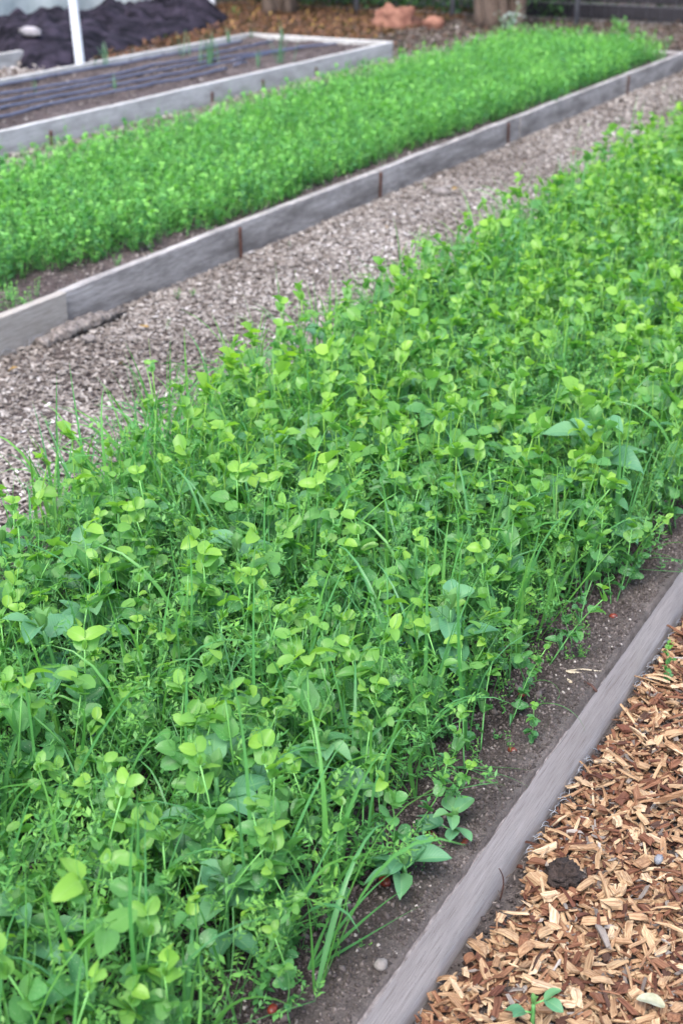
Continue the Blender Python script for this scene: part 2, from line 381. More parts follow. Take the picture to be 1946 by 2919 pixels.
# ------------------------------------------------------------------ plant templates
def pea_template(rs, H=.25, nodes=4, lod=0, big=1.0):
    st, lf, td = MB(), MB(), []
    u = rs.uniform; big = big * u(.62, 1.0); nar = u(.68, 1.05)
    a0 = u(0, 6.28); lean = az(u(0, 6.28), 0) * u(.0, .22)
    zs = np.linspace(0, 1, 8)
    wob = u(-1, 1, (2,)) * .012
    P = np.stack([lean[0] * zs ** 1.5 * H + wob[0] * np.sin(zs * 7), lean[1] * zs ** 1.5 * H + wob[1] * np.sin(zs * 6 + 1), zs * H], -1)
    tube(st, P, np.linspace(.0020, .0014, 8), 4 if lod else 5, np.linspace(.4, .95, 8))
    hn = np.linspace(.22, 1, nodes) + u(-.03, .03, nodes); hn[-1] = 1
    cols, rows = (5, 6) if lod == 0 else (3, 4)
    for i, h in enumerate(hn):
        p = np.array([np.interp(h, zs, P[:, k]) for k in range(3)])
        a = a0 + i * math.pi + u(-.5, .5)
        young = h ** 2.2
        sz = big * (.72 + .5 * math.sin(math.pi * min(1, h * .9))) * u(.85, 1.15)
        if i == nodes - 1: sz *= 1.15
        # stipule pair clasping the stem
        for sgn in (-1, 1):
            ds = az(a + sgn * u(.45, .9), u(.55, 1.2))
            leaf(lf, p, ds, az(a + math.pi, .9), .039 * sz, .027 * sz, 'stip', u(.05, .55), u(0, .35), .07, cols, rows,
                 np.clip(young * .5 + u(-.08, .14), 0, 1), .12, seed=rs.integers(99), cup=u(-.6, .8))
        # petiole with a pair of leaflets and a tendril
        el = u(.55, 1.15) if i < nodes - 1 else u(1.1, 1.4)
        pl = u(.018, .034) * sz
        e1 = p + az(a, el) * pl
        tube(st, [p, p + az(a, el + .1) * pl * .5, e1], .0008, 3, .3 + .5 * young)
        npair = 2 if (rs.random() < .3 and i < nodes - 1) else 1
        for k in range(npair):
            b = e1 - az(a, el) * k * .016 * sz
            for sgn in (-1, 1):
                dl = az(a + sgn * u(.8, 1.5), u(-.2, .9) if i < nodes - 1 else u(.2, 1.0))
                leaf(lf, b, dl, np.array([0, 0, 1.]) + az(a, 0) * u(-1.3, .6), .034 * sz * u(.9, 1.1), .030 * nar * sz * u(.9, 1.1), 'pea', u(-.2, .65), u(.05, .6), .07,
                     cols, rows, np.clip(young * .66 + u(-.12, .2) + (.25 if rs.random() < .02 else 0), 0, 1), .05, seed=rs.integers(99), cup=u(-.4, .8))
        if i >= nodes - 2:
            q = e1; pts = [q]; dd = az(a, el + .1); cur = u(-.9, .9); n_t = 9 if lod == 0 else 5
            for k in range(n_t):
                dd = dd + np.array([-dd[1], dd[0], u(-.1, .2)]) * cur * .45; dd /= np.linalg.norm(dd); cur *= 1.22
                q = q + dd * .006 * (9 / n_t) * u(.8, 1.3); pts.append(q)
            tm = MB(); tube(tm, pts, np.linspace(.0006, .00035, len(pts)), 3, .75); td.append(tm)
    # closed bud of young leaves
    p = P[-1]
    for k in range(2):
        leaf(lf, p, az(a0 + k * 3.1, 1.3), az(a0 + k * 3.1 + math.pi, .2), .020 * big, .010 * big, 'pea', .8, -.1, .02, cols if lod == 0 else 3, 4, u(.5, .7), seed=k)
    return st, lf, td
def merge_t(parts):
    m = MB(); flat = []
    for x in parts: flat += x if isinstance(x, list) else [x]
    for x in flat:
        if isinstance(x, MB):
            if not x.v: continue
            V, Q, T, t, c = x.arrays()
        else: V, Q, T, t, c = x
        m.add(V, Q, T, t, c)
    return m.arrays()

def vetch_template(rs, nst=4, R_=.13, lod=0):
    lf = MB(); u = rs.uniform
    for s in range(nst):
        a = u(0, 6.28); L = u(.6, 1.2) * R_ * 1.6; el = u(.85, 1.5)
        n = 7; p = np.zeros(3); pts = [p]; dd = az(a, el)
        for k in range(n):
            dd = dd + np.array([u(-.2, .2), u(-.2, .2), u(-.16, .06)]); dd /= np.linalg.norm(dd)
            p = p + dd * L / n; pts.append(p)
        tube(lf, pts, .0008, 3, .25)
        for k in range(1, n + 1):
            b = pts[k]; la = u(0, 6.28); ld_ = az(la, u(.1, .9)); ll = u(.025, .045)
            m = 3 if lod else 4
            tube(lf, [b, b + ld_ * ll], .0004, 3, .4)
            for j in range(m):
                q = b + ld_ * ll * (.2 + .8 * j / (m - 1)) - np.array([0, 0, .003]) * (j / m) ** 2
                for sg in (-1, 1):
                    dl = az(la + sg * u(.5, 1.4), u(-.4, .9)); w = np.cross(dl, [0, 0, 1.]); w /= np.linalg.norm(w)
                    sz = u(.008, .015); wd = sz * .13 if rs.random() < .6 else sz * .24
                    V = [q, q + dl * sz * .5 + w * wd, q + dl * sz, q + dl * sz * .5 - w * wd]
                    lf.add(V, [[0, 1, 2, 3]], None, np.clip(.25 + .5 * k / n + u(-.15, .2), 0, 1), [[0, 0, 0], [1, .5, 0], [0, 1, 0], [-1, .5, 0]])
    return lf.arrays()
def sprig_template(rs, H=.11, lsz=.014, n=5):
    """small seedling with opposite oval leaflets (clover and chickweed like)"""
    lf = MB(); u = rs.uniform
    for s in range(rs.integers(2, 5)):
        a = u(0, 6.28); top = np.array([np.cos(a) * u(0, .04), np.sin(a) * u(0, .04), H * u(.6, 1.1)]); b0 = az(a + 1, 0) * u(0, .015)
        tube(lf, [b0, (b0 + top) * .5 + az(a, 0) * .006, top], .0008, 3, .35)
        for k in range(n):
            f = (k + 1) / n; p = b0 + (top - b0) * f; aa = a + k * 1.57 + u(-.3, .3)
            for sg in (0, math.pi):
                dl = az(aa + sg, u(.0, .8) if k < n - 1 else u(.6, 1.2))
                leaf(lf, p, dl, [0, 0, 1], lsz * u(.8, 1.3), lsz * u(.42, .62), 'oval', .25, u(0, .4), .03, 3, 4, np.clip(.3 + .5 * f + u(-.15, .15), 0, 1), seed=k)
    return lf.arrays()
def blade(mb, base, a, L, W, el, bend, rs, rows=11, tone=.4, twist=0):
    p = np.array(base, float); e = el; pts = [p]; ds = []
    for k in range(rows - 1):
        dd = az(a + twist * k / rows * .3, e); ds.append(dd); p = p + dd * L / (rows - 1); pts.append(p); e -= bend * (k / rows) ** 1.3 * 2.2 / rows * 1.6
    ds.append(ds[-1]); P = np.array(pts); D = np.array(ds)
    t = np.linspace(0, 1, rows)
    wd = W / 2 * np.clip(np.minimum(.55 + t * 1.6, 1.25 * (1 - t) ** .7), .03, 1)
    side = np.cross(D, [0, 0, 1.]); side /= np.linalg.norm(side, axis=1)[:, None] + 1e-9
    nr = np.cross(side, D)
    ang = twist * t
    sd2 = side * np.cos(ang)[:, None] + nr * np.sin(ang)[:, None]; n2 = np.cross(sd2, D)
    V = np.stack([P - sd2 * wd[:, None] + n2 * wd[:, None] * .3, P, P + sd2 * wd[:, None] + n2 * wd[:, None] * .3], 1)
    i = np.arange(rows - 1)[:, None] * 3; j = np.arange(2)[None]
    Q = np.stack([i + j, i + j + 1, i + 3 + j + 1, i + 3 + j], -1).reshape(-1, 4)
    co = np.stack([np.repeat([[-1., 0, 1]], rows, 0), np.repeat(t[:, None], 3, 1), np.zeros((rows, 3))], -1)
    mb.add(V.reshape(-1, 3), Q, None, np.repeat(np.clip(tone + .35 * (t - .6) * 0 + 0 * t, 0, 1), 3), co.reshape(-1, 3))
def grass_template(rs, H=.26, n=4, W=.008, rows=10):
    lf = MB(); u = rs.uniform
    for s in range(n):
        a = u(0, 6.28)
        blade(lf, az(a, 0) * u(0, .006), a, H * u(.6, 1.15), W * u(.7, 1.25), u(1.2, 1.53), u(.2, 1.7) ** 1.5, rs, rows, u(.15, .85), u(-1.6, 1.6))
    return lf.arrays()
def fava_template(rs, H=.16, n=4, L=.075, openness=.5, W=.6):
    st, lf = MB(), MB(); u = rs.uniform
    a0 = u(0, 6.28); lean = az(u(0, 6.28), 0) * u(0, .15) * H
    zs = np.linspace(0, 1, 6); P = np.stack([lean[0] * zs ** 2, lean[1] * zs ** 2, zs * H], -1)
    tube(st, P, np.linspace(.0042, .003, 6), 4, .4)
    for i in range(n):
        h = .3 + .7 * (i + 1) / n; p = np.array([np.interp(h, zs, P[:, k]) for k in range(3)]); a = a0 + i * 2.6 + u(-.4, .4)
        s = (1 - .35 * i / n) * u(.85, 1.15); el = u(.25, .8) * (1.3 - openness) + .15 * i
        e1 = p + az(a, el) * .02 * s
        tube(st, [p, e1], .0018, 4, .5)
        for sg in (-1, 1):
            dl = az(a + sg * u(.35, .85), el * u(.3, 1.1))
            leaf(lf, e1, dl, np.array([0, 0, 1.]) - az(a, 0) * .4, L * s * u(.85, 1.1), L * W * s, 'fava', u(.1, .5), u(.1, .7) * openness + .1, .09, 7, 9,
                 np.clip(.35 + .3 * i / n + u(-.2, .2), 0, 1), seed=rs.integers(99), cup=u(-.3, .9))
    for k in range(3):
        leaf(lf, P[-1], az(a0 + k * 2.1, 1.1), az(a0 + k * 2.1 + math.pi, .3), L * .5, L * .26, 'fava', .7, -.1, .03, 5, 5, .85, seed=k)
    return st, lf

rs = np.random.default_rng(5)
PEA = [pea_template(rs, rs.uniform(.20, .30), int(rs.integers(4, 6))) for _ in range(16)]
PEA_LOD = [merge_t(pea_template(rs, rs.uniform(.20, .30), int(rs.integers(4, 6)), 1)) for _ in range(12)]
VET = [vetch_template(rs) for _ in range(8)]
VET_LOD = [vetch_template(rs, 4, .13, 1) for _ in range(6)]
SPR = [sprig_template(rs, rs.uniform(.08, .15)) for _ in range(8)]
GRS = [grass_template(rs, rs.uniform(.30, .42), int(rs.integers(2, 5)), .0088) for _ in range(14)]
FAV = [fava_template(rs, rs.uniform(.12, .2), int(rs.integers(3, 6)), .075) for _ in range(6)]

# ------------------------------------------------------------------ setting: ground
SOIL = .135
XR, XL = -.68, -2.17             # near bed outer faces
BR, BL = -3.33, -4.82            # second bed
CR, CL = -5.81, -7.30            # third bed
BH, BT = .145, .038              # board height and thickness
def grid(x0, x1, y0, y1, nx, ny, f):
    x = np.linspace(x0, x1, nx); y = np.linspace(y0, y1, ny); X, Y = np.meshgrid(x, y)
    V = np.stack([X, Y, f(X, Y)], -1).reshape(-1, 3)
    i = np.arange(ny - 1)[:, None] * nx; j = np.arange(nx - 1)[None]
    Q = np.stack([i + j, i + j + 1, i + nx + j + 1, i + nx + j], -1).reshape(-1, 4)
    return V, Q
g = MB(); V, Q = grid(-60, 60, -30, 90, 121, 121, lambda X, Y: -.012 + 0 * X); g.add(V, Q)
tag(build(g, 'ground', M['ground']), kind='structure')

def edge_fade(X, x0, x1, w): return np.clip((X - x0) / w, 0, 1) * np.clip((x1 - X) / w, 0, 1)
def soilA(X, Y):
    z = SOIL - .004 + .022 * fbm(X * 4, Y * 4, 3, 1) + .016 * fbm(X * 22, Y * 22, 3, 7) + .011 * np.maximum(0, fbm(X * 75, Y * 75, 3, 9))
    e = np.clip((XR - X) / .12, 0, 1)             # rises to the board and spills on its top
    z = z * e + (1 - e) * (BH + .0125 + .012 * fbm(X * 45, Y * 22, 4, 21) - .20 * np.clip(X - (XR - .034), 0, 1) - 2.6 * np.clip(X - (XR - .005), 0, 1))
    return z
g = MB(); V, Q = grid(-1.35, XR - .0005, 1.0, 3.7, 270, 900, soilA); g.add(V, Q)
tag(build(g, 'soil', M['soil']), kind='structure')
g = MB(); V, Q = grid(XL + .03, -1.349, 0.2, 3.7, 90, 250, lambda X, Y: SOIL - .006 + .03 * fbm(X * 6, Y * 6, 3, 1)); g.add(V, Q)
V, Q = grid(XL + .03, XR - .03, 3.699, 13.4, 80, 400, lambda X, Y: SOIL - .01 + .02 * fbm(X * 8, Y * 8, 3, 1)); g.add(V, Q)
V, Q = grid(-1.349, XR - .03, -1.4, 1.001, 60, 100, lambda X, Y: SOIL - .01 + .02 * fbm(X * 8, Y * 8, 3, 1)); g.add(V, Q)
tag(build(g, 'soil_back', M['soil']), kind='structure')
def soilB(X, Y):
    e = np.clip((BR - .04 - X) / .08, 0, 1)
    return .118 + .012 * (1 - e) + .03 * fbm(X * 5, Y * 5, 4, 3) + .015 * fbm(X * 30, Y * 30, 2, 4)
g = MB(); V, Q = grid(BL + .03, BR - .03, 1.5, 12.23, 130, 900, soilB); g.add(V, Q)
tag(build(g, 'soil_middle_bed', M['soilC']), kind='structure')
def soilC(X, Y): return .105 + .045 * fbm(X * 4, Y * 4, 4, 5) + .02 * fbm(X * 22, Y * 22, 3, 6)
g = MB(); V, Q = grid(CL + .03, CR - .03, 4.5, 11.74, 130, 620, soilC); g.add(V, Q)
tag(build(g, 'soil_far_bed', M['soilC']), kind='structure')
# chip path beds: dark base sheets under the chips
def sheet(name, x0, x1, y0, y1, z, m, nx=60, ny=300, amp=.01):
    g = MB(); V, Q = grid(x0, x1, y0, y1, nx, ny, lambda X, Y: z + amp * fbm(X * 5, Y * 5, 4, 8)); g.add(V, Q)
    return tag(build(g, name, m), kind='structure')
M['pathbase'] = soil_mat('path_soil', (.035, .025, .022), (.10, .078, .070), (.19, .155, .145))
sheet('path', BR + .001, XL - .001, .5, 14.2, -.003, M['pathbase'])
sheet('path_between_beds', CR + .001, BL - .001, 2.5, 14.2, -.003, M['pathbase'])
sheet('chip_path_soil', XR + .001, 2.2, -.5, 14.2, -.003, M['soil'], 200, 600)

# ------------------------------------------------------------------ raised beds
def board(mb, p0, p1, th, h, z0=0., seed=0, wav=.004, nx=None):
    """plank on edge from p0 to p1 (xy); thickness runs to the left of the direction"""
    p0 = np.array(p0, float); p1 = np.array(p1, float); L = np.linalg.norm(p1 - p0); d = (p1 - p0) / L; nrm = np.array([-d[1], d[0]])
    n = nx or max(8, int(L / .05)); t = np.linspace(0, L, n)
    wv = wav * 2 * fbm(t * .9 + seed * 3.1, t * 0 + seed, 3, seed); wz = wav * 1.3 * fbm(t * 2 + seed, t * 0 + 9.5, 4, seed + 2) + .004 * fbm(t * 14 + seed, t * 0 + 2.5, 3, seed + 3)
    b = .0035
    prof = [(0, 0), (0, h * .33), (0, h * .66), (0, h - b), (b, h), (th - b, h), (th, h - b), (th, 0)]
    k = len(prof)
    V = np.zeros((n, k, 3)); C = np.zeros((n, k, 3))
    for i, (o, z) in enumerate(prof):
        top = 1 if z > h * .8 else 0
        V[:, i, :2] = p0 + t[:, None] * d + (o + wv)[:, None] * nrm
        V[:, i, 2] = z0 + z + wz * top * .8
        C[:, i] = np.stack([np.full(n, o + seed * 1.3), t + seed * 5, np.full(n, z + .1 * seed)], -1)
    i = np.arange(n - 1)[:, None] * k; j = np.arange(k)[None]; j2 = (j + 1) % k
    Q = np.stack([i + j, i + k + j, i + k + j2, i + j2], -1).reshape(-1, 4)
    T = []
    for base in (0, (n - 1) * k):
        for q in range(1, k - 1): T.append((base, base + q, base + q + 1) if not base else (base, base + q + 1, base + q))
    mb.add(V.reshape(-1, 3), Q, T, np.tile(np.array([1., .85, .45, .05, 0, 0, .1, 1.]), n), C.reshape(-1, 3))
def bpart(name, p0, p1, m, parent, seed, h=BH, th=BT, wav=.004, z0=-.02):
    g = MB(); board(g, p0, p1, th, h - z0, z0, seed, wav); return build(g, name, m, parent, False)
def stakes(parent, x, ys, h=.135, w=.018, m=None):
    for k, y in enumerate(ys):
        g = MB(); z = np.linspace(-.03, h, 9); sl = .012 * math.sin(k * 2.3)
        tube(g, np.stack([np.full(9, x + .0088), y + sl * z / h, z], -1), [w / 2] * 9, 8, .5, .7)
        build(g, 'stake', m or M['rust'], parent)

bedA = empty('raised_bed', (0, 0, 0))
tag(bedA, 'long raised bed in front with weathered board edging, full of pea plants', 'raised bed')
JA = 2.36
# thickness runs left of direction: going +Y puts it on -X
bpart('side_board', (XR, -1.4), (XR, JA - .0008), M['boardA'], bedA, 1, wav=.003)
bpart('side_board', (XR + .0005, JA), (XR - .003, 13.4), M['boardA'], bedA, 2, wav=.006)
bpart('side_board', (XL, 13.4), (XL, 5.0), M['boardA'], bedA, 3)
bpart('side_board', (XL, 4.997), (XL, -1.4), M['boardA'], bedA, 4)
bpart('end_board', (XR - BT, 13.4), (XL + BT, 13.4), M['boardA'], bedA, 5)
# joint batten and loose knot on the front board

# galvanised mesh peeping out under the front board
g = MB(); y = 1.3; r2 = np.random.default_rng(3)
while y < 3.8:
    L = r2.uniform(.03, .06)
    if vnoise(np.array([y * 5.0]), np.array([0.]), 4)[0] > .52:
        for q in range(2):
            n = 12; t = np.linspace(0, 1, n)
            px = XR + .006 + q * .004 + .010 * np.sin(t * math.pi) * r2.uniform(.3, 1.3) + .002 * np.sin(t * 22 + q * 3.1)
            pz = .012 + .016 * np.sin(t * math.pi * r2.uniform(.6, 1.6) + r2.uniform(0, 2)) + .0015 * np.cos(t * 22 + q * 3.1)
            tube(g, np.stack([px, y + t * L, pz], -1), .0009, 4)
        if r2.random() < .5:
            t = np.linspace(0, 1, 6); tube(g, np.stack([XR + .006 + t * r2.uniform(.01, .03), y + t * .012, .014 + .01 * np.sin(t * 3)], -1), .0008, 4)
    y += L * .93
build(g, 'wire_mesh', M['wire'], bedA)

bedB = empty('raised_bed', (0, 0, 0))
tag(bedB, 'middle raised bed with stained grey boards and dark stakes, full of low green shoots', 'raised bed')
cuts = [(1.5, 4.03, 'boardB2', .010), (4.034, 6.62, 'boardB', 0), (6.622, 8.55, 'boardB', -.001), (8.552, 10.68, 'boardB', .001), (10.682, 12.25, 'boardB', 0)]
for k, (a_, b_, mm, dx) in enumerate(cuts): bpart('side_board', (BR + dx, a_), (BR + dx * .6, b_), M[mm], bedB, 10 + k, wav=.011 if k else .004)
bpart('side_board', (BL, 12.25), (BL, 1.5), M['boardB'], bedB, 21)
bpart('end_board', (BR - BT, 12.25), (BL + BT, 12.25), M['boardB'], bedB, 22)
stakes(bedB, BR + .002, [5.24, 6.60, 8.35, 10.70])
g = MB(); r2 = np.random.default_rng(8)
for s in range(26):
    t = np.linspace(0, 1, 8); y0 = 3.45 + .028 * s; 
    tube(g, np.stack([BR + .016 + .02 * np.sin(t * 3.1) * r2.uniform(.3, 1), y0 + t * .04, .012 + .022 * np.sin(t * 3.1 + s)], -1), .001, 4)
build(g, 'wire_mesh', M['wire'], bedB)

bedC = empty('raised_bed', (0, 0, 0))
tag(bedC, 'far raised bed of pale grey boards with bare soil and blue grey hoses', 'raised bed')
cuts = [(3.5, 7.95), (7.953, 10.05), (10.053, 11.76)]
for k, (a_, b_) in enumerate(cuts): bpart('side_board', (CR, a_), (CR, b_), M['boardC'], bedC, 30 + k, wav=.009)
bpart('side_board', (CL, 11.76), (CL, 8.6), M['boardC'], bedC, 36); bpart('side_board', (CL, 8.597), (CL, 3.5), M['boardC'], bedC, 37)
bpart('end_board', (CR - BT, 11.76), (CL + BT, 11.76), M['boardC'], bedC, 38)
stakes(bedC, CR + .002, [7.02, 8.83, 9.55, 10.36], .085, .022)

# ------------------------------------------------------------------ soil crumbs, stones
def lump(rs, r, n1=7, n2=5, amp=.3, sq=(1, 1, .7), seed=0):
    th = np.linspace(0, np.pi, n2 + 2)[1:-1]; ph = np.arange(n1) / n1 * 2 * np.pi
    TH, PH = np.meshgrid(th, ph, indexing='ij')
    D = np.stack([np.sin(TH) * np.cos(PH), np.sin(TH) * np.sin(PH), np.cos(TH)], -1).reshape(-1, 3)
    D = np.vstack([[0, 0, 1], D, [0, 0, -1]])
    k = len(D); rad = r * (1 + amp * rs.uniform(-1, 1, k)); V = D * rad[:, None] * np.array(sq)
    Q = []; T = []
    for i in range(n2 - 1):
        for j in range(n1):
            a = 1 + i * n1 + j; b = 1 + i * n1 + (j + 1) % n1; Q.append((a, a + n1, b + n1, b))
    for j in range(n1):
        T.append((0, 1 + j, 1 + (j + 1) % n1)); e = 1 + (n2 - 1) * n1; T.append((k - 1, e + (j + 1) % n1, e + j))
    return V, np.array(Q).reshape(-1, 4), np.array(T), np.full(k, .5), V.copy()
def randrot(rs, k): return rotz(rs.uniform(0, 6.28, k)) @ rotx(rs.uniform(0, 6.28, k))
def crumbs(mb, rs, n, x0, x1, y0, y1, zf, smin, smax, pw=3, tone=(.05, .8)):
    T_ = [lump(rs, 1, 4, 2, .38) for _ in range(5)]
    x = rs.uniform(x0, x1, n); y = rs.uniform(y0, y1, n); s = smin + (smax - smin) * rs.random(n) ** pw; z = zf(x, y) + s * .2
    dt = rs.uniform(tone[0], tone[1], n) - .5; dt[rs.random(n) < .012] = .5
    idx = rs.integers(0, 5, n); RM = randrot(rs, n); P = np.stack([x, y, z], -1)
    for i in range(5):
        q = idx == i; scatter(mb, T_[i], P[q], RM[q], s[q][:, None], dt[q])
g = MB(); r3 = np.random.default_rng(21)
crumbs(g, r3, 52000, -1.02, XR - .010, 1.1, 3.4, soilA, .0007, .0048, 4)
crumbs(g, r3, 260, -1.02, XR - .06, 1.1, 3.4, soilA, .004, .010, 2)
crumbs(g, r3, 4500, -1.35, -.95, 1.0, 3.4, soilA, .002, .009, 3)
crumbs(g, r3, 5500, XR + .004, XR + .16, 1.2, 3.2, lambda x, y: 0 * x, .001, .006, 3)
crumbs(g, r3, 5000, BR - .3, BR - .02, 3.4, 9, soilB, .003, .012, 3, (.2, .9))
crumbs(g, r3, 5000, CL + .05, CR - .05, 6.3, 11.7, soilC, .004, .018, 4, (.2, .85))
tag(build(g, 'soil_crumbs', M['crumb']), 'loose crumbs of dark soil on the beds and board tops', 'soil', kind='stuff')

# ------------------------------------------------------------------ wood chips
def chips(rs, n, L, W, T):
    """n irregular split chips -> V (n,16,3): four cross sections of four corners"""
    k = 4
    t = np.linspace(-.5, .5, k)
    l = rs.uniform(*L, n); w_ = rs.uniform(*W, n); h = rs.uniform(*T, n)
    V = np.zeros((n, k, 4, 3))
    slant = rs.uniform(-1, 1, (n, 2)) * .7; bow = rs.uniform(-.12, .12, n)
    for i in range(k):
        tap = rs.uniform(.72, 1.08, n) if i in (0, k - 1) else rs.uniform(.9, 1.1, n)
        tph = rs.uniform(.25, 1.0, n) if i in (0, k - 1) else rs.uniform(.8, 1.15, n)
        for c, (sx, sz) in enumerate(((-1, -1), (1, -1), (1, 1), (-1, 1))):
            y = t[i] * l + (sx * w_ * slant[:, 0] * .5 if i == 0 else sx * w_ * slant[:, 1] * .5 if i == k - 1 else 0)
            if i in (0, k - 1): y = y + rs.uniform(-.09, .09, n) * l + sz * h * rs.uniform(-.8, .8, n)
            V[:, i, c, 1] = y
            V[:, i, c, 0] = sx * w_ / 2 * tap * rs.uniform(.82, 1.1, n)
            V[:, i, c, 2] = sz * h / 2 * tph * rs.uniform(.75, 1.2, n) + bow * l * (1 - 4 * t[i] ** 2)
    V = V.reshape(n, 16, 3)
    Q = []
    for i in range(k - 1):
        for c in range(4): c2 = (c + 1) % 4; Q.append((i * 4 + c, i * 4 + c2, i * 4 + 4 + c2, i * 4 + 4 + c))
    Q += [(3, 2, 1, 0), (12, 13, 14, 15)]
    return V, np.array(Q), l, h
def place_chips(rs, V, x, y, z, tilt=.35):
    n = len(V); yaw = rs.uniform(0, 6.28, n)
    RM = rotz(yaw) @ rotx(rs.normal(0, tilt, n)) @ roty(rs.normal(0, tilt * 1.2, n))
    return np.einsum('kij,knj->kni', RM, V) + np.stack([x, y, z], -1)[:, None]
def chips_mb(mb, V0, W, Q, tone, rs):
    n = len(W); off = (np.arange(n) * 16)[:, None, None]
    co = V0[:, :, [1, 0, 2]] + rs.uniform(0, 40, (n, 1, 3))
    mb.add(W.reshape(-1, 3), (Q[None] + off).reshape(-1, 4), None, np.repeat(tone, 16), co.reshape(-1, 3))
def chip_tones(rs, n):
    r = rs.random(n); t = np.where(r < .26, rs.uniform(.0, .32, n), np.where(r < .50, rs.uniform(.3, .5, n), rs.uniform(.5, 1, n)))
    return t
def gtone(rs, n): return np.clip(rs.beta(2.2, 1.8, n) * .95 + (rs.random(n) < .03) * .4, 0, 1)
r4 = np.random.default_rng(77)
def chip_size(rs, n):
    big = chips(rs, n, (.014, .040), (.006, .015), (.002, .0055)); return big
# thick lower layers and the loose top layer
def bare(x, y):  # soil shows beside the board here and there
    d = x - XR
    edge = .022 * np.clip(vnoise(y * 7, y * 0 + 3., 5) * 2 - .9, 0, 1) + .055 * np.exp(-((y - 1.80) / .10) ** 2) + .03 * np.exp(-((y - 1.62) / .05) ** 2)
    return d < edge
g = MB()
def chip_field(mb, rs, n, x0, x1, y0, y1, zlo, zhi, tilt, L=(.012, .036), W=(.005, .013), T=(.0015, .0045), tones=None, keep=None):
    x = rs.uniform(x0, x1, n); y = rs.uniform(y0, y1, n)
    if keep is not None: q = keep(x, y); x, y = x[q], y[q]
    n = len(x); V, Q, l, h = chips(rs, n, L, W, T)
    z = rs.uniform(zlo, zhi, n) + .012 * fbm(x * 6, y * 6, 2, 12)
    Wd = place_chips(rs, V, x, y, z, tilt)
    tt = chip_tones(rs, n) if tones is None else tones(rs, n)
    if tones is gtone: tt = np.clip(tt + .35 * fbm(x * 2.2, y * 1.6, 4, 88), 0, 1)
    chips_mb(mb, V, Wd, Q, tt, rs)
ok = lambda x, y: ~bare(x, y)
chip_field(g, r4, 9000, XR + .012, .35, 1.35, 3.6, .000, .012, .25, keep=ok)
chip_field(g, r4, 13000, XR + .016, .35, 1.35, 3.6, .006, .022, .30, keep=ok)
chip_field(g, r4, 5000, XR + .012, .35, 1.35, 3.6, .012, .028, .35, (.008, .02), (.0015, .005), (.001, .003), keep=ok)
chip_field(g, r4, 1300, XR + .016, .35, 1.35, 3.6, .018, .030, .2, (.035, .075), (.003, .007), (.0015, .004), keep=ok)
chip_field(g, r4, 9000, .35, 1.6, .6, 4.5, .000, .022, .3, (.018, .05), (.009, .02))
chip_field(g, r4, 9000, XR + .016, 1.8, 3.6, 9, .000, .022, .3, (.02, .06), (.01, .024))
tag(build(g, 'wood_chip_mulch', M['chip'], smooth=False), 'deep layer of fresh tan and reddish wood chips beside the front board', 'mulch', kind='stuff')
# the 300 that show largest, one object each
r5 = np.random.default_rng(99)
n = 0; placed = []
while n < 300:
    y = 1.36 + 1.5 * r5.random() ** 1.35; x = r5.uniform(XR + .03, min(.05, -.36 + (y - 1.6) * .55))
    if bare(np.array([x]), np.array([y]))[0]: continue
    if any((x - a) ** 2 + (y - b) ** 2 < .016 ** 2 for a, b in placed): continue
    placed.append((x, y))
    blocky = r5.random() < .25
    V, Q, l, h = chips(r5, 1, (.020, .046) if not blocky else (.018, .028), (.009, .018) if not blocky else (.013, .021), (.002, .005) if not blocky else (.005, .010))
    Wd = place_chips(r5, V, np.zeros(1), np.zeros(1), np.zeros(1), .25)
    g = MB(); chips_mb(g, V, Wd, Q, np.array([r5.choice([r5.uniform(.18, .4), r5.uniform(.55, 1)], p=[.28, .72])]), r5)
    o = build(g, 'wood_chip', M['chip'], None, False, (x, y, .030 + .012 * float(fbm(np.array([x * 6]), np.array([y * 6]), 2, 12)[0])))
    tag(o, 'split wood chip lying loose on top of the fresh chip path', 'wood chip', 'loose fresh wood chips on the path')
    n += 1
def single_chip(x, y, z, L, W, T, yaw, tone, label, m='chip', tilt=.1):
    rr = np.random.default_rng(int(abs(x * 1000) + abs(y * 1000)))
    V, Q, l, h = chips(rr, 1, (L, L), (W, W), (T, T)); RM = rotz(np.array([yaw])) @ rotx(np.array([tilt]))
    g = MB(); chips_mb(g, V, np.einsum('kij,knj->kni', RM, V), Q, np.array([tone]), rr)
    tag(build(g, 'wood_chip', M[m], None, False, (x, y, z)), label, 'wood chip')
single_chip(-.43, 2.21, .040, .19, .010, .006, R(-62), .5, 'long straight reddish splinter, longest of all on the fresh chips')
single_chip(-.475, 1.765, .038, .048, .011, .005, R(40), .45, 'silvery grey weathered sliver lying on the fresh chip path', 'gchip')
single_chip(-.617, 1.868, .022, .034, .03, .02, R(80), .8, 'thick blocky tan chunk between the dark clod and the front board', tilt=.3)

g = MB(); chip_field(g, r4, 1500, XR + .02, .6, 1.3, 4.2, .016, .027, .25, (.010, .030), (.003, .010), (.001, .003), lambda rs, n: rs.uniform(.1, .8, n))
chip_field(g, r4, 5000, XR + .008, .35, 1.35, 3.6, .010, .026, .4, (.004, .012), (.001, .003), (.0008, .002), lambda rs, n: rs.uniform(.0, .5, n))
tag(build(g, 'mulch_fines', M['gchip'], smooth=False), 'small greyed shreds and dust mixed through the fresh chips', 'mulch', kind='stuff')
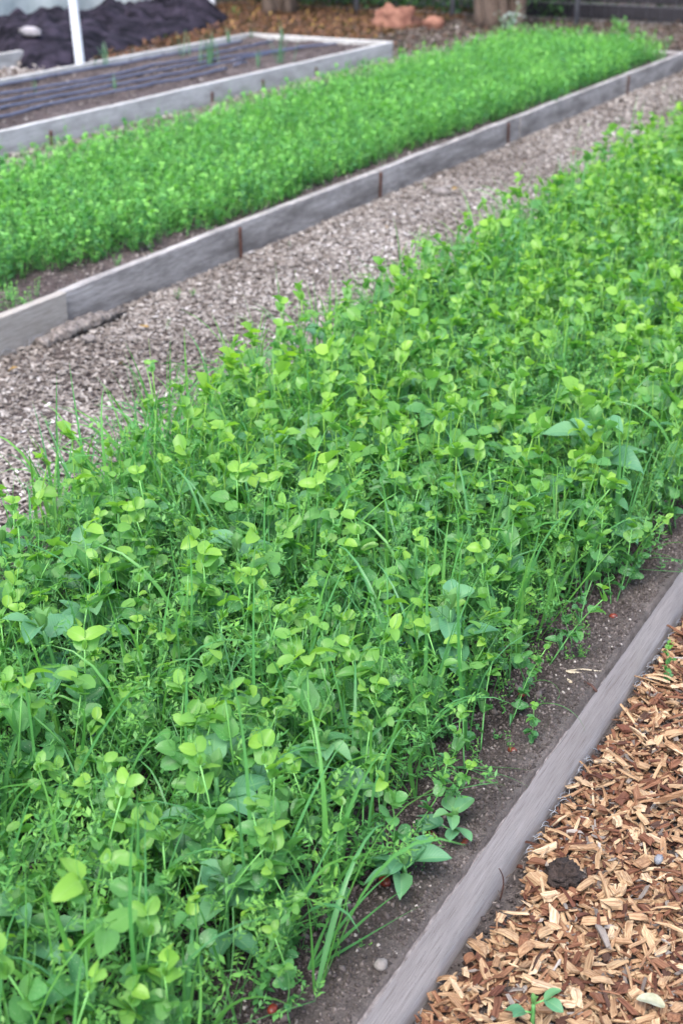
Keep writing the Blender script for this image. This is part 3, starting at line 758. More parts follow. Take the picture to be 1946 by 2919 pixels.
# weathered chips of the paths between the beds
g = MB(); r6 = np.random.default_rng(123)
chip_field(g, r6, 24000, BR + .012, XL + 0, 2.2, 5.2, .000, .011, .2, (.008, .030), (.0035, .010), (.001, .003), gtone)
chip_field(g, r6, 24000, BR + .012, XL - .01, 5.2, 9.0, .000, .011, .2, (.009, .028), (.005, .010), (.0015, .004), gtone)
chip_field(g, r6, 12000, BR + .01, XL - .01, 9.0, 14.0, .000, .012, .2, (.016, .04), (.008, .017), (.002, .006), gtone)
chip_field(g, r6, 9500, CR + .015, BL - .015, 6.0, 14.0, .000, .014, .3, (.016, .04), (.008, .017), (.002, .006), gtone)
chip_field(g, r6, 3500, BR + .01, XL, 1.0, 2.2, .000, .014, .3, (.014, .034), (.006, .013), (.002, .005), gtone)
tag(build(g, 'weathered_wood_chips', M['gchip'], smooth=False), 'grey weathered wood chips covering the paths between the raised beds', 'mulch', kind='stuff')

# fallen leaves and mulch beyond the beds
g = MB(); r7 = np.random.default_rng(31)
def litter(mb, rs, n, x0, x1, y0, y1, tone, smin=.02, smax=.06, z=0.0):
    T_ = []
    for k in range(4):
        q = MB(); leaf(q, [0, 0, 0], [0, 1, 0], [0, 0, 1], 1, .6, 'oval', rs.uniform(-.3, .5), rs.uniform(-.3, .5), .1, 3, 4, .0, seed=k); T_.append(q.arrays())
    x = rs.uniform(x0, x1, n); y = rs.uniform(y0, y1, n); s = rs.uniform(smin, smax, n); idx = rs.integers(0, 4, n)
    RM = rotz(rs.uniform(0, 6.28, n)) @ rotx(rs.normal(0, .45, n)) @ roty(rs.normal(0, .45, n)); P = np.stack([x, y, z + rs.uniform(.005, .04, n)], -1)
    t = tone(rs, n)
    for i in range(4):
        q = idx == i; scatter(mb, T_[i], P[q], RM[q], s[q][:, None], t[q])
litter(g, r7, 9000, -9.8, -6.6, 11.9, 16.0, lambda rs, n: np.clip(rs.normal(.58, .18, n), 0, .95) + (rs.random(n) < .01) * .1)
litter(g, r7, 3500, -9.4, -7.4, 10.4, 12.2, lambda rs, n: np.clip(rs.normal(.5, .18, n), 0, .9))
litter(g, r7, 4500, -7.2, -2.0, 12.3, 17.5, lambda rs, n: np.clip(rs.normal(.22, .14, n), 0, .8))
litter(g, r7, 60, BR + .05, XL - .05, 2.6, 13, lambda rs, n: rs.uniform(.3, 1, n), .015, .04, .012)
tag(build(g, 'fallen_leaves', M['fallen']), 'russet fallen leaves and bark litter behind the far ends of the beds', 'leaf litter', kind='stuff')
g = MB()
chip_field(g, r7, 6500, -7.0, -2.0, 11.9, 16.5, .000, .02, .35, (.02, .06), (.01, .026), (.003, .01), lambda rs, n: np.clip(rs.beta(1.2, 3.6, n), 0, 1))
chip_field(g, r7, 2500, -9.6, -7.35, 6.5, 11.5, .000, .02, .35, (.02, .05), (.01, .024), (.003, .01), lambda rs, n: rs.uniform(.35, 1, n))
tag(build(g, 'bark_litter', M['gchip'], smooth=False), 'grey and brown bark pieces strewn on the ground past the beds', 'mulch', kind='stuff')

# ------------------------------------------------------------------ crop of the near bed
EY = [0.2, 1.1, 1.33, 1.45, 1.57, 1.72, 1.82, 2.03, 2.16, 2.36, 2.60, 2.93, 3.3, 14]
EX = [-.75, -.75, -.75, -.755, -.765, -.775, -.775, -.80, -.80, -.79, -.76, -.735, -.73, -.73]
def edgeA(y): return np.interp(y, EY, EX) + .02 * (vnoise(y * 9, y * 0, 2) - .5)
def jitter_pts(rs, x0, x1, y0, y1, cell, keep):
    nx = int((x1 - x0) / cell); ny = int((y1 - y0) / cell)
    X, Y = np.meshgrid(np.arange(nx), np.arange(ny)); X = x0 + (X + rs.uniform(0, 1, X.shape)) * cell; Y = y0 + (Y + rs.uniform(0, 1, Y.shape)) * cell
    P = np.stack([X.ravel(), Y.ravel()], -1); return P[keep(P[:, 0], P[:, 1])]
r8 = np.random.default_rng(2024)
def leftA(y): return np.interp(y, [2.0, 3.0, 4.2, 5.5, 7], [-1.93, -1.99, -2.03, -2.06, -2.10])
def dens(x, y): return np.clip((edgeA(y) - x) / .09, 0, 1) ** .7
inA = lambda x, y: (x < edgeA(y)) & (x > leftA(y)) & (r8.random(len(x)) < .25 + .75 * dens(x, y))
# what the frame can show of the near bed: the left frame edge runs from (-1.23,1.19) to (-2.48,2.65) on the ground
vis = lambda x, y: y > -.30 * 0 + 1.02 + (-1.0 - x) * .95 - .28
# peas
PP = jitter_pts(r8, XL + .04, XR - .06, .75, 13.2, .069, inA); PP = PP[r8.random(len(PP)) < .93]
PP = PP[vis(PP[:, 0], PP[:, 1])]
dist = np.hypot(PP[:, 0], PP[:, 1]); order = np.argsort(dist)
near, far = PP[order[:300]], PP[order[300:]]
print('peas', len(near), len(far), 'near until', dist[order[299]])
def pea_proto(i):
    st, lf, td = PEA[i]
    root = empty('pea_plant')
    a = build(st, 'stem', M['stem'], root); b = build(lf, 'foliage', M['pea'], root)
    return [root, a, b] + [build(x, 'tendril', M['stem'], root) for x in td]
protos = {}
def place_pea(i, x, y, z, rz, sc, tilt, label, group=None):
    if i not in protos: protos[i] = pea_proto(i); P = protos[i]
    else:
        P = [protos[i][0].copy()]; COL.objects.link(P[0])
        for ch in protos[i][1:]:
            c = ch.copy(); COL.objects.link(c); c.parent = P[0]; P.append(c)
    r = P[0]; r.location = (x, y, z); r.rotation_euler = (tilt[0], tilt[1], rz); r.scale = (sc, sc, sc)
    for k in ('label', 'category', 'group'):
        if k in r: del r[k]
    tag(r, label, 'pea plant', group)
    return r
for k, (x, y) in enumerate(near):
    ed = float(edgeA(np.array([y]))[0]) - x
    sc = r8.uniform(.74, 1.14) * (.72 + .28 * min(1, ed / .14))
    place_pea(int(r8.integers(0, 15)), x, y, SOIL - .005, r8.uniform(0, 6.28), sc, (r8.normal(0, .10), r8.normal(0, .10)),
              'leafy pea plant with paired round leaves crowded in the front bed', 'pea plants crowded in the front bed')
def far_mass(mb, rs, P, temps, zf, smin, smax, tilt=.1, tonev=.12):
    n = len(P); idx = rs.integers(0, len(temps), n); s = rs.uniform(smin, smax, n)
    RM = rotz(rs.uniform(0, 6.28, n)) @ rotx(rs.normal(0, tilt, n)) @ roty(rs.normal(0, tilt, n))
    W = np.stack([P[:, 0], P[:, 1], zf(P[:, 0], P[:, 1])], -1); dt = rs.normal(0, tonev, n)
    for i in range(len(temps)):
        q = idx == i; scatter(mb, temps[i], W[q], RM[q], s[q][:, None], dt[q])
zA = lambda x, y: SOIL - .005 + 0 * x
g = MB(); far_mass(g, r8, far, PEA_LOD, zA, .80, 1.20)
tag(build(g, 'pea_crop', M['pea']), 'dense mass of pea plants filling the front bed farther back', 'pea crop', kind='stuff')
# vetch and small herbs between the peas
inV = lambda x, y: (x < edgeA(y) - .06) & (x > leftA(y)) & (r8.random(len(x)) < .15 + .85 * dens(x, y))
VP_ = jitter_pts(r8, XL + .03, XR - .04, .8, 13.2, .082, inV); VP_ = VP_[vis(VP_[:, 0], VP_[:, 1])]
nv = VP_[:, 1] < 4
g = MB(); far_mass(g, r8, VP_[nv], VET, zA, .75, 1.35, .15); far_mass(g, r8, VP_[~nv], VET_LOD, zA, .8, 1.35, .15)
tag(build(g, 'vetch', M['vetch']), 'fine leaved vetch growing thickly between the pea plants', 'vetch', kind='stuff')
SP_ = jitter_pts(r8, XL + .03, XR - .04, .8, 9, .07, inV); SP_ = SP_[vis(SP_[:, 0], SP_[:, 1])]
ex = np.stack([r8.uniform(-.90, XR - .06, 95), r8.uniform(1.25, 3.4, 95)], -1)
g = MB(); far_mass(g, r8, SP_, SPR, zA, .7, 1.3, .15); far_mass(g, r8, ex, SPR, zA, .25, .5, .15)
tag(build(g, 'weed_seedlings', M['vetch']), 'small oval leaved seedlings under the pea plants', 'weeds', kind='stuff')
# oat grass
GP = jitter_pts(r8, XL + .04, XR - .06, .8, 13.2, .062, inA); GP = GP[vis(GP[:, 0], GP[:, 1])]
GP = GP[r8.random(len(GP)) < np.clip(.62 + 1.6 * fbm(GP[:, 0] * 2.3, GP[:, 1] * 1.3, 2, 33), .25, 1) * np.clip((edgeA(GP[:, 1]) - GP[:, 0]) / .12 + .25, .25, 1)]
extra = np.stack([r8.uniform(-2.12, -1.62, 420), 2.3 + 3.4 * r8.random(420) ** 1.3], -1)
GP = np.concatenate([GP, extra]); o_ = np.argsort(np.hypot(GP[:, 0], GP[:, 1])); GP = GP[o_]
gp = {}
for k, (x, y) in enumerate(GP[:300]):
    i = int(r8.integers(0, 14))
    if i not in gp: o = build(GRS[i], 'grass_tuft', M['grass']); gp[i] = o
    else: o = gp[i].copy(); COL.objects.link(o)
    s = r8.uniform(.75, 1.12); o.location = (x, y, SOIL - .005); o.scale = (s, s, s); o.rotation_euler = (r8.normal(0, .12), r8.normal(0, .12), r8.uniform(0, 6.28))
    tag(o, 'tuft of slender oat grass blades rising among the pea plants', 'grass tuft', 'oat grass tufts in the front bed', 'thing')
g = MB(); far_mass(g, r8, GP[300:], GRS, zA, .65, 1.05, .12)
tag(build(g, 'grass', M['grass']), 'oat grass blades scattered through the back of the front bed', 'grass', kind='stuff')
# broad beans
def place_fava(i, x, y, z, rz, sc, label, group=None, T=None):
    st, lf = T or FAV[i]
    root = empty('broad_bean_plant', (x, y, z), rz); root.scale = (sc, sc, sc)
    build(st, 'stem', M['stem'], root); build(lf, 'foliage', M['fava'], root)
    return tag(root, label, 'bean plant', group)
r9 = np.random.default_rng(404)
FP = jitter_pts(r9, XL + .1, -.85, 1.0, 8, .27, inA); FP = FP[vis(FP[:, 0], FP[:, 1])]
for x, y in FP:
    place_fava(int(r9.integers(0, 6)), x, y, SOIL - .005, r9.uniform(0, 6.28), r9.uniform(.75, 1.25), 'broad leaved grey green bean plant half hidden among the peas', 'broad beans scattered among the peas')
rf = np.random.default_rng(71)
T1 = fava_template(rf, .05, 4, .068, .55, .5); T2 = fava_template(rf, .05, 4, .046, .5, .62)
place_fava(0, -.751, 1.612, SOIL, R(40), 1.0, 'young grey green bean seedling on bare soil by the board, nearer of two', T=T1)
place_fava(0, -.735, 1.754, SOIL, R(160), 1.0, 'small bean seedling beside the front board with a round red seed below', T=T2)
place_fava(1, -.93, 1.66, SOIL, R(200), 1.05, 'bean plant with large wavy leaves just behind the two bare soil seedlings')
place_fava(2, -.90, 1.33, SOIL, R(100), .9, 'broad grey green bean plant at the very bottom of the front bed')
place_fava(3, -.866, 2.84, SOIL, R(-20), 1.35, 'large dark bean clump leaning over the bare soil toward the board')
place_fava(4, -.93, 2.42, SOIL, R(30), .95, 'bean plant with a cupped leaf at the edge of the bare soil')
place_fava(5, -.93, 2.95, SOIL, R(-60), 1.5, 'bean plant with broad drooping leaves just beyond the dark bean clump')
place_fava(1, -1.0, 1.47, SOIL, R(20), 1.25, 'large leaved bean plant rising behind the arching grass near the bottom')
place_fava(2, -.92, 2.12, SOIL, R(-40), 1.2, 'bean plant with broad wavy leaves at the middle of the bare soil edge')
T3 = fava_template(rf, .05, 2, .036, .5, .6)
place_fava(0, -.512, 1.553, .01, R(10), 1.0, 'lone bean seedling sprouting from the fresh wood chips', T=T3)
place_pea(15, -.72, 2.061, SOIL, 1.0, .36, (0, 0), 'small lone pea seedling standing on bare soil beside the board')
place_pea(3, -.618, 2.60, .005, 2.0, .42, (0, .1), 'small pea seedling growing up through the fresh wood chips')
place_pea(5, -.80, 1.95, SOIL, 2.6, .75, (.1, .35), 'pea plant sprawling over the bare soil toward the front board')
place_pea(8, -.80, 2.36, SOIL, .4, .8, (-.1, .45), 'pea plant leaning far out over the bare soil strip')
# hand placed grass at the edge
def tuft(name, x, y, blades, label):
    g = MB()
    for (a_, L, W, el, bend, tn) in blades: blade(g, [0, 0, 0], R(a_), L, W, el, bend, rf, 16, tn, .7)
    tag(build(g, name, M['grass'], loc=(x, y, SOIL - .002)), label, 'grass tuft', None, 'thing')
for k, (x, y, s_, ln, rz_) in enumerate([(-.79, 1.72, .55, .30, 1.1), (-.785, 1.83, .62, .35, .2), (-.80, 1.50, .70, .25, 2.2), (-.78, 1.44, .5, .3, 3.0), (-.81, 1.34, .65, .3, 4.1), (-.79, 2.13, .6, .4, .9), (-.80, 2.22, .75, .35, 5.0),
        (-.80, 2.02, .8, .4, 2.4), (-.78, 2.45, .6, .3, 3.4), (-.79, 2.54, .8, .35, 1.7), (-.77, 2.66, .6, .3, 2.9), (-.77, 2.74, .7, .3, .4), (-.76, 2.98, .7, .25, 1.3), (-.755, 3.1, .7, .2, 4.4)]):
    place_pea((k * 5 + 2) % 15, x, y, SOIL - .003, rz_, s_, (.12 * math.sin(k * 2.), ln),
              'sparse pea plant leaning over the bare soil at the right rim of the crop', 'sparse pea plants along the bare soil strip')
tuft('grass_tuft', -.80, 1.385, [(55, .21, .009, .55, .5, .4), (48, .20, .007, .35, .2, .3), (62, .24, .008, .75, 1.1, .35), (80, .12, .007, .9, .9, .5)], 'oat grass with blades reaching out over the front board near the bottom')
tuft('grass_tuft', -.795, 2.162, [(0, .17, .009, 1.35, 3.2, .4), (-20, .20, .008, .75, 1.9, .45), (-80, .06, .009, .6, 1.6, .3)], 'oat grass with arched drooping blades on the bare soil by the board')
tuft('grass_tuft', -.83, 1.95, [(-15, .17, .007, .35, .6, .3), (5, .15, .006, .25, .3, .35), (-35, .16, .006, .5, .9, .3)], 'flat lying oat grass pointing across the bare soil strip')
tuft('grass_tuft', -.80, 2.88, [(-30, .19, .008, .7, 1.5, .35), (-10, .24, .009, .8, 1.9, .3), (-55, .18, .007, .9, 1.2, .4)], 'pale oat grass arching over the board beside the dark bean clump')
tuft('grass_tuft', -.86, 1.60, [(60, .17, .008, 1.0, 1.8, .4), (20, .19, .007, .5, .9, .3), (100, .2, .009, 1.3, .8, .5)], 'oat grass standing just behind the nearer bean seedling')

# ------------------------------------------------------------------ crop of the middle bed
def edgeB(y): return np.interp(y, [1.5, 4.2, 4.8, 5.5, 7, 8, 12], [-3.72, -3.60, -3.47, -3.44, -3.43, -3.40, -3.38]) + .10 * (vnoise(y * 2.6, y * 0, 6) - .62)
inB = lambda x, y: (x < edgeB(y)) & (x > BL + .03) & (y < 12.2 - .25 * (x > -3.75))
SMALL = [merge_t(pea_template(rs, rs.uniform(.15, .22), 5, 1, 0.62)) for _ in range(10)]
B_ = jitter_pts(r8, BL + .02, BR - .05, 3.2, 12.25, .047, inB)
g = MB(); far_mass(g, r8, B_, SMALL, lambda x, y: .112 + .09 * fbm(x * 4, y * 4, 3, 77), .52, 1.06, .22, .3)
VB = jitter_pts(r8, BL + .02, BR - .05, 3.2, 12.25, .072, inB)
sb = jitter_pts(r8, BL + .02, BR - .05, 3.2, 9, .07, lambda x, y: inB(x, y) & (x > edgeB(y) - .3)); far_mass(g, r8, sb, SPR, lambda x, y: .115 + 0 * x, .5, .9, .15, .2)
far_mass(g, r8, VB, VET_LOD, lambda x, y: .115 + 0 * x, .7, 1.0, .12, .2)
ex = np.stack([r8.uniform(-3.62, BR - .05, 40), r8.uniform(3.8, 11.9, 40)], -1)
far_mass(g, r8, ex, SPR, lambda x, y: .12 + 0 * x, .4, .8)
far_mass(g, r8, np.stack([r8.normal(-3.42, .04, 16), r8.normal(3.80, .10, 16)], -1), SPR, lambda x, y: .12 + 0 * x, .5, .9)
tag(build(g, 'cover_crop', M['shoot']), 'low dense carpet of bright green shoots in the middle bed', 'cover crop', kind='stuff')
g = MB(); gb = jitter_pts(r8, BL + .02, BR - .05, 3.2, 12.2, .17, inB); far_mass(g, r8, gb, GRS, lambda x, y: .115 + 0 * x, .45, .65)
tag(build(g, 'grass_blades', M['grass']), 'short grass blades among the shoots of the middle bed', 'grass', kind='stuff')
# weeds on the path
g = MB(); r10 = np.random.default_rng(8)
wp = np.array([(-3.16, 4.62), (-3.12, 4.75), (-3.2, 4.56), (-3.0, 4.2), (-3.2, 6.9), (-3.22, 5.5), (-3.1, 9.2), (-3.0, 8.7), (-2.75, 3.2), (-2.9, 10.4), (-3.1, 10.9), (-2.95, 11.6), (-2.9, 9.7)])
far_mass(g, r10, wp, SPR, lambda x, y: .0 * x, .3, .65)
tag(build(g, 'path_weeds', M['vetch']), 'little green weeds sprouting from the grey chip path', 'weeds', kind='stuff')

# ------------------------------------------------------------------ small things by the front bed
def lump_obj(name, x, y, z, r, sq, m, label, cat, amp=.12, n1=12, n2=8, group=None, seed=1, rz=0):
    rr = np.random.default_rng(seed); t = lump(rr, r, n1, n2, amp, sq); o = build(t, name, m, loc=(x, y, z)); o.rotation_euler = (0, 0, rz)
    return tag(o, label, cat, group)
beans = [(-.773, 1.744, 'red bean seed on bare soil beside the small bean seedling'), (-.711, 1.752, 'red bean seed half under the small bean seedling, against the board side'),
         (-.785, 1.604, 'red bean seed beside the foot of the nearer grey green seedling'), (-.785, 1.668, 'red bean seed between the two bean seedlings'),
         (-.705, 2.765, 'dark red seed on the soil by the board below the dark bean clump'), (-.745, 2.60, 'orange red seed among sprouts on the far bare soil'),
         (-.80, 1.286, 'red seed on the soil at the very bottom of the bed'), (-.745, 2.034, 'red seed at the foot of the lone pea seedling'), (-.80, 2.22, 'brownish seed under the arched oat grass')]
for k, (x, y, lb) in enumerate(beans):
    lump_obj('bean_seed', x, y, SOIL + .010, .0095 if k < 4 else .0075, (1.25, .95, .8), M['bean'], lb, 'bean', .05, 12, 8, seed=k, rz=k * 1.3)
lump_obj('stone', -.702, 1.426, BH + .010, .0095, (1.1, 1.2, .75), M['stone'], 'pale round stone on the soil by the front board near the bottom', 'stone', .1, seed=5)
lump_obj('stone', -.454, 1.994, .040, .009, (.8, 1.3, .8), M['stonegrey'], 'blue grey pebble lying on the fresh wood chips', 'stone', .12, seed=6)
lump_obj('stone', -3.375 + .30, 6.82, .02, .035, (1.5, .8, .6), M['stone'], 'white flat stone on the grey path near the middle bed', 'stone', .15, seed=7)
lump_obj('stone', -3.15, 3.93, .02, .022, (1.1, 1, .6), M['stone'], 'small white stone on the grey path near the rotted log', 'stone', .2, seed=9)
lump_obj('stone', -2.67, 4.09, .02, .02, (1.2, .8, .5), M['stone'], 'pale stone chip in the middle of the grey path', 'stone', .2, seed=10)
lump_obj('soil_clod', -.587, 1.888, .030, .027, (1.05, 1.1, .85), M['clod'], 'dark crumbly clod of soil sitting on the fresh wood chips', 'clod', .28, 26, 18, seed=8)
g = MB(); leaf(g, [0, 0, 0], [1, .4, .15], [0, 0, 1], .045, .03, 'oval', .3, .3, .1, 7, 8)
tag(build(g, 'dry_leaf', M['paleleaf'], loc=(-.385, 1.650, .045)), 'pale yellowish dry leaf curled on the fresh wood chips', 'leaf')
g = MB(); t = np.linspace(0, 1, 10)
tube(g, np.stack([.004 * np.sin(t * 3), .012 * np.sin(t * 2.6) - .02 * t, t * .075], -1), np.linspace(.0016, .0009, 10), 5)
tag(build(g, 'twig', M['twig'], loc=(-.662, 1.79, .02)), 'thin curved dark twig standing against the face of the front board', 'twig')
g = MB(); tube(g, [(-.016, .006, .004), (0, 0, .006), (.014, -.010, .001)], .0028, 5)
tag(build(g, 'bark_sliver', M['twig'], loc=(-.69, 2.30, BH + .003)), 'dark bark sliver lying across the top of the front board', 'bark')
for k, (x, y, a_, L, lb) in enumerate([(-.755, 2.335, 15, .05, 'split dry pale pod on the bare soil, left of two'), (-.742, 2.31, -30, .034, 'short pale dry pod lying below the straw on bare soil')]):
    g = MB(); leaf(g, [0, 0, 0], az(R(a_), .1), [0, 0, 1], L, .012, 'oval', -.8, .1, .05, 5, 7)
    tag(build(g, 'dry_pod', M['pod'], loc=(x, y, SOIL + .014)), lb, 'pod')
g = MB(); tube(g, [(-.03, -.012, 0), (0, 0, .006), (.034, .012, .004)], .0019, 5)
tag(build(g, 'straw', M['pod'], loc=(-.725, 2.35, SOIL + .012)), 'thin pale straw lying beside the dry pods on bare soil', 'straw')
# rotted wood piece beside the middle bed, with a dark hollow under its end
g = MB(); n = 40; t = np.linspace(0, 1, n); rr = np.random.default_rng(15)
P = np.stack([BR + .058 + .02 * t, 3.80 + .48 * t, .012 + .014 * np.sin(t * 2.8)], -1)
tube(g, P, .036 * (.55 + .45 * np.sin(np.pi * np.clip(t * .96 + .1, 0, 1))) * (1 + .14 * rr.uniform(-1, 1, n)), 18, .5, .75)
V = g.v[0]; V += rr.normal(0, .004, V.shape)
M['logm'] = simple('rotted_wood', (.07, .058, .052), .95, 0, 45, (.25, .22, .20), 1)
tag(build(g, 'rotted_log', M['logm']), 'crumbling grey rotted log lying against the middle bed by the wire mesh', 'log')

# drip tubes in the front bed
for k, x in enumerate((-1.075, -1.42, -1.76)):
    y = np.linspace(1.0, 12.8, 160); g = MB(); wob = .015 * fbm(y * .8, y * 0 + k, 3, 40 + k)
    tube(g, np.stack([x + wob, y, SOIL + .014 + .004 * np.sin(y * 3 + k)], -1), .009, 10)
    o = build(g, 'drip_tube', M['tubeA'])
    tag(o, ('black drip tube under the peas, closest to the front board', 'black drip tube hidden under the peas along the bed centre', 'black drip tube under the peas, closest to the grey path')[k], 'drip tube')
    for q in (-.0035, .0015):
        g2 = MB(); tube(g2, np.stack([x + wob + q, y, SOIL + .014 + .004 * np.sin(y * 3 + k) + .0086 - abs(q) * .25], -1), .0009, 4)
        build(g2, 'stripe', M['tubestripe'], o)

# ------------------------------------------------------------------ far bed: drip hoses, onions
hoses = [([(-7.14, 4.5), (-7.17, 8.15), (-7.13, 9.1), (-7.08, 10.2), (-7.08, 11.3)], 'topmost blue grey drip hose, along the back board of the far bed'),
         ([(-6.95, 4.5), (-6.90, 7.8), (-6.78, 8.6), (-6.79, 9.4), (-6.78, 10.6), (-6.82, 11.4)], 'second blue grey drip hose from the back board of the far bed'),
         ([(-6.7, 4.5), (-6.66, 7.5), (-6.62, 8.8), (-6.60, 10.1), (-6.45, 11.0), (-6.22, 11.55)], 'third blue grey drip hose, bending toward the front at its far end'),
         ([(-6.46, 4.5), (-6.44, 7.0), (-6.45, 8.0), (-6.40, 9.3), (-6.42, 10.4), (-6.40, 11.2)], 'thin drip hose between the third hose and the front one in the far bed'),
         ([(-6.25, 4.5), (-6.21, 7.0), (-6.285, 7.68), (-6.25, 8.3), (-6.21, 9.0), (-6.20, 9.66)], 'blue grey drip hose nearest the pale front board of the far bed')]
for pts, lb in hoses:
    P = np.array(pts); y = np.linspace(P[0, 1], P[-1, 1], 90); x = np.interp(y, P[:, 1], P[:, 0]); x = np.convolve(np.pad(x, 4, 'edge'), np.ones(9) / 9, 'valid')
    g = MB(); tube(g, np.stack([x, y, soilC(x, y) * .4 + .125 * .6 + .012], -1), .0095, 10)
    tag(build(g, 'drip_hose', M['tube']), lb, 'drip hose', 'drip hoses in the far bed')
g = MB(); tube(g, [(-6.225, 9.80, .135), (-6.235, 9.92, .142), (-6.24, 10.02, .135)], .0095, 10)
tag(build(g, 'drip_hose', M['tube']), 'short piece of drip hose showing through the soil past a hose end', 'drip hose', 'drip hoses in the far bed')
on = [(-7.05, 10.28, .22, 6, 'by the back hose near the middle'), (-6.59, 10.02, .27, 12, 'largest clump in the middle of the bed'), (-6.082, 9.93, .17, 4, 'near the end of the front hose'),
      (-6.07, 10.25, .27, 13, 'leafy clump close to the front board'), (-7.25, 11.35, .18, 5, 'beside the back board near its corner'), (-7.2, 11.66, .18, 4, 'in the far back corner'),
      (-6.9, 11.7, .18, 4, 'against the far end board'), (-7.22, 9.45, .2, 8, 'at the foot of the white pole'), (-6.385, 8.465, .13, 3, 'single upright, between the two front hoses'), (-6.85, 8.16, .1, 3, 'tiny, by the second hose')]
ro = np.random.default_rng(6)
for x, y, H, nb, lb in on:
    g = MB()
    for k in range(nb): blade(g, [ro.normal(0, .03 if nb > 5 else .006), ro.normal(0, .05 if nb > 5 else .006), 0], ro.uniform(0, 6.28), H * ro.uniform(.7, 1.1), .012, ro.uniform(1.25, 1.55), ro.uniform(.1, 1.2), ro, 8, ro.uniform(0, 1), .4)
    tag(build(g, 'onion_plant', M['onion'], loc=(x, y, .10)), 'dark green onion shoots, ' + lb, 'onion', 'onions in the far bed')

# ------------------------------------------------------------------ pole, net, plastic sheet wall
def pole(name, x, y, H, r, lean, label):
    root = empty(name, (x, y, 0)); n = 14; t = np.linspace(0, 1, n)
    g = MB(); tube(g, np.stack([lean[0] * t * H, lean[1] * t * H, -.05 + t * (H + .05)], -1), r, 20); build(g, 'pipe', M['pvc'], root)
    g = MB(); tube(g, np.stack([lean[0] * H + 0 * t[:4], lean[1] * H + 0 * t[:4], H - .04 + t[:4] * .2], -1), r * 1.15, 20); build(g, 'end_cap', M['pvc'], root)
    return tag(root, label, 'pole')
pole('white_pole', -7.42, 9.42, 2.1, .037, (-.045, -.01), 'white plastic pole standing at the back board of the far bed')
pole('white_pole', -9.60, 14.69, 2.1, .04, (0, 0), 'white pole farther off beside the black net heap')
# black shade net heap over a pale frame
def nf(X, Y):
    c = np.interp(Y, [9.5, 11, 12.5, 13.8, 14.2], [-9.2, -9.25, -9.3, -9.35, -9.4]); wd = np.interp(Y, [9.4, 10, 10.75, 11.85, 13.3, 14.2], [1.25, 1.25, 1.18, 1.0, .78, .4])
    r_ = np.clip(1 - ((X - c) / wd) ** 2, 0, 1) ** .6
    y0 = 9.75 + np.clip(-8.3 - X, 0, 3) * .75
    e = np.clip((Y - y0) / .3, 0, 1) * np.clip((14.1 - Y) / .5, 0, 1)
    wr = .20 * fbm(X * 1.7 + .5 * Y, Y * 1.2, 4, 50) + .20 * np.abs(fbm(X * 4 + Y * 3, Y * 2 - X, 2, 51))
    return (.20 + wr * 1.5) * r_ * e ** .6 - .03 * (1 - np.clip(r_ * e * 6, 0, 1))
g = MB(); V, Q = grid(-10.6, -7.75, 9.6, 14.3, 170, 260, nf); g.add(V, Q)
tag(build(g, 'shade_net', M['net']), 'heap of crumpled black shade netting beyond the far bed', 'netting')
lump_obj('plastic_bag', -8.52, 10.15, .24, .075, (1.5, .8, .6), M['bag'], 'crumpled white plastic lying on the black netting', 'plastic bag', .16, 16, 10, seed=12)
g = MB(); board(g, (-8.45, 8.3), (-8.45, 9.95), .05, .13, -.02, 44)
tag(build(g, 'timber_board', M['boardC'], smooth=False), 'pale board end sticking out from under the black netting', 'board')
lump_obj('stone', -10.1, 12.9, .06, .09, (1.6, .7, .45), M['orange'], 'orange chunk on the netting against the pale plastic sheet', 'stone', .2, seed=13)
# plastic sheet wall: hung folds on a rail
root = empty('plastic_sheet_wall', (-10.7, 8, 0)); y = np.linspace(0, 7.6, 260); z = np.linspace(0, 2.4, 12); Y, Z = np.meshgrid(y, z)
X = .09 * fbm(Y * 2.1, Z * .25, 3, 60) + .05 * np.sin(Y * 5 + .3 * Z) + .10 * np.clip(vnoise(Y * .9, Z * 0, 61) - .5, 0, 1)
V = np.stack([X, Y, Z], -1).reshape(-1, 3); i = np.arange(11)[:, None] * 260; j = np.arange(259)[None]
g = MB(); g.add(V, np.stack([i + j, i + j + 1, i + 260 + j + 1, i + 260 + j], -1).reshape(-1, 4)); build(g, 'sheet', M['sheet'], root)
g = MB(); tube(g, [(0, -.05, 2.41), (0, 3.8, 2.41), (0, 7.65, 2.41)], .03, 10); build(g, 'rail', M['pvc'], root)
for yy in (0, 3.8, 7.6):
    g = MB(); tube(g, [(-.12, yy, 0), (-.12, yy, 1.2), (-.12, yy, 2.44)], .03, 10); build(g, 'post', M['post'], root)
tag(root, 'pale greenish plastic sheet wall hanging in folds behind the black netting', 'plastic wall')

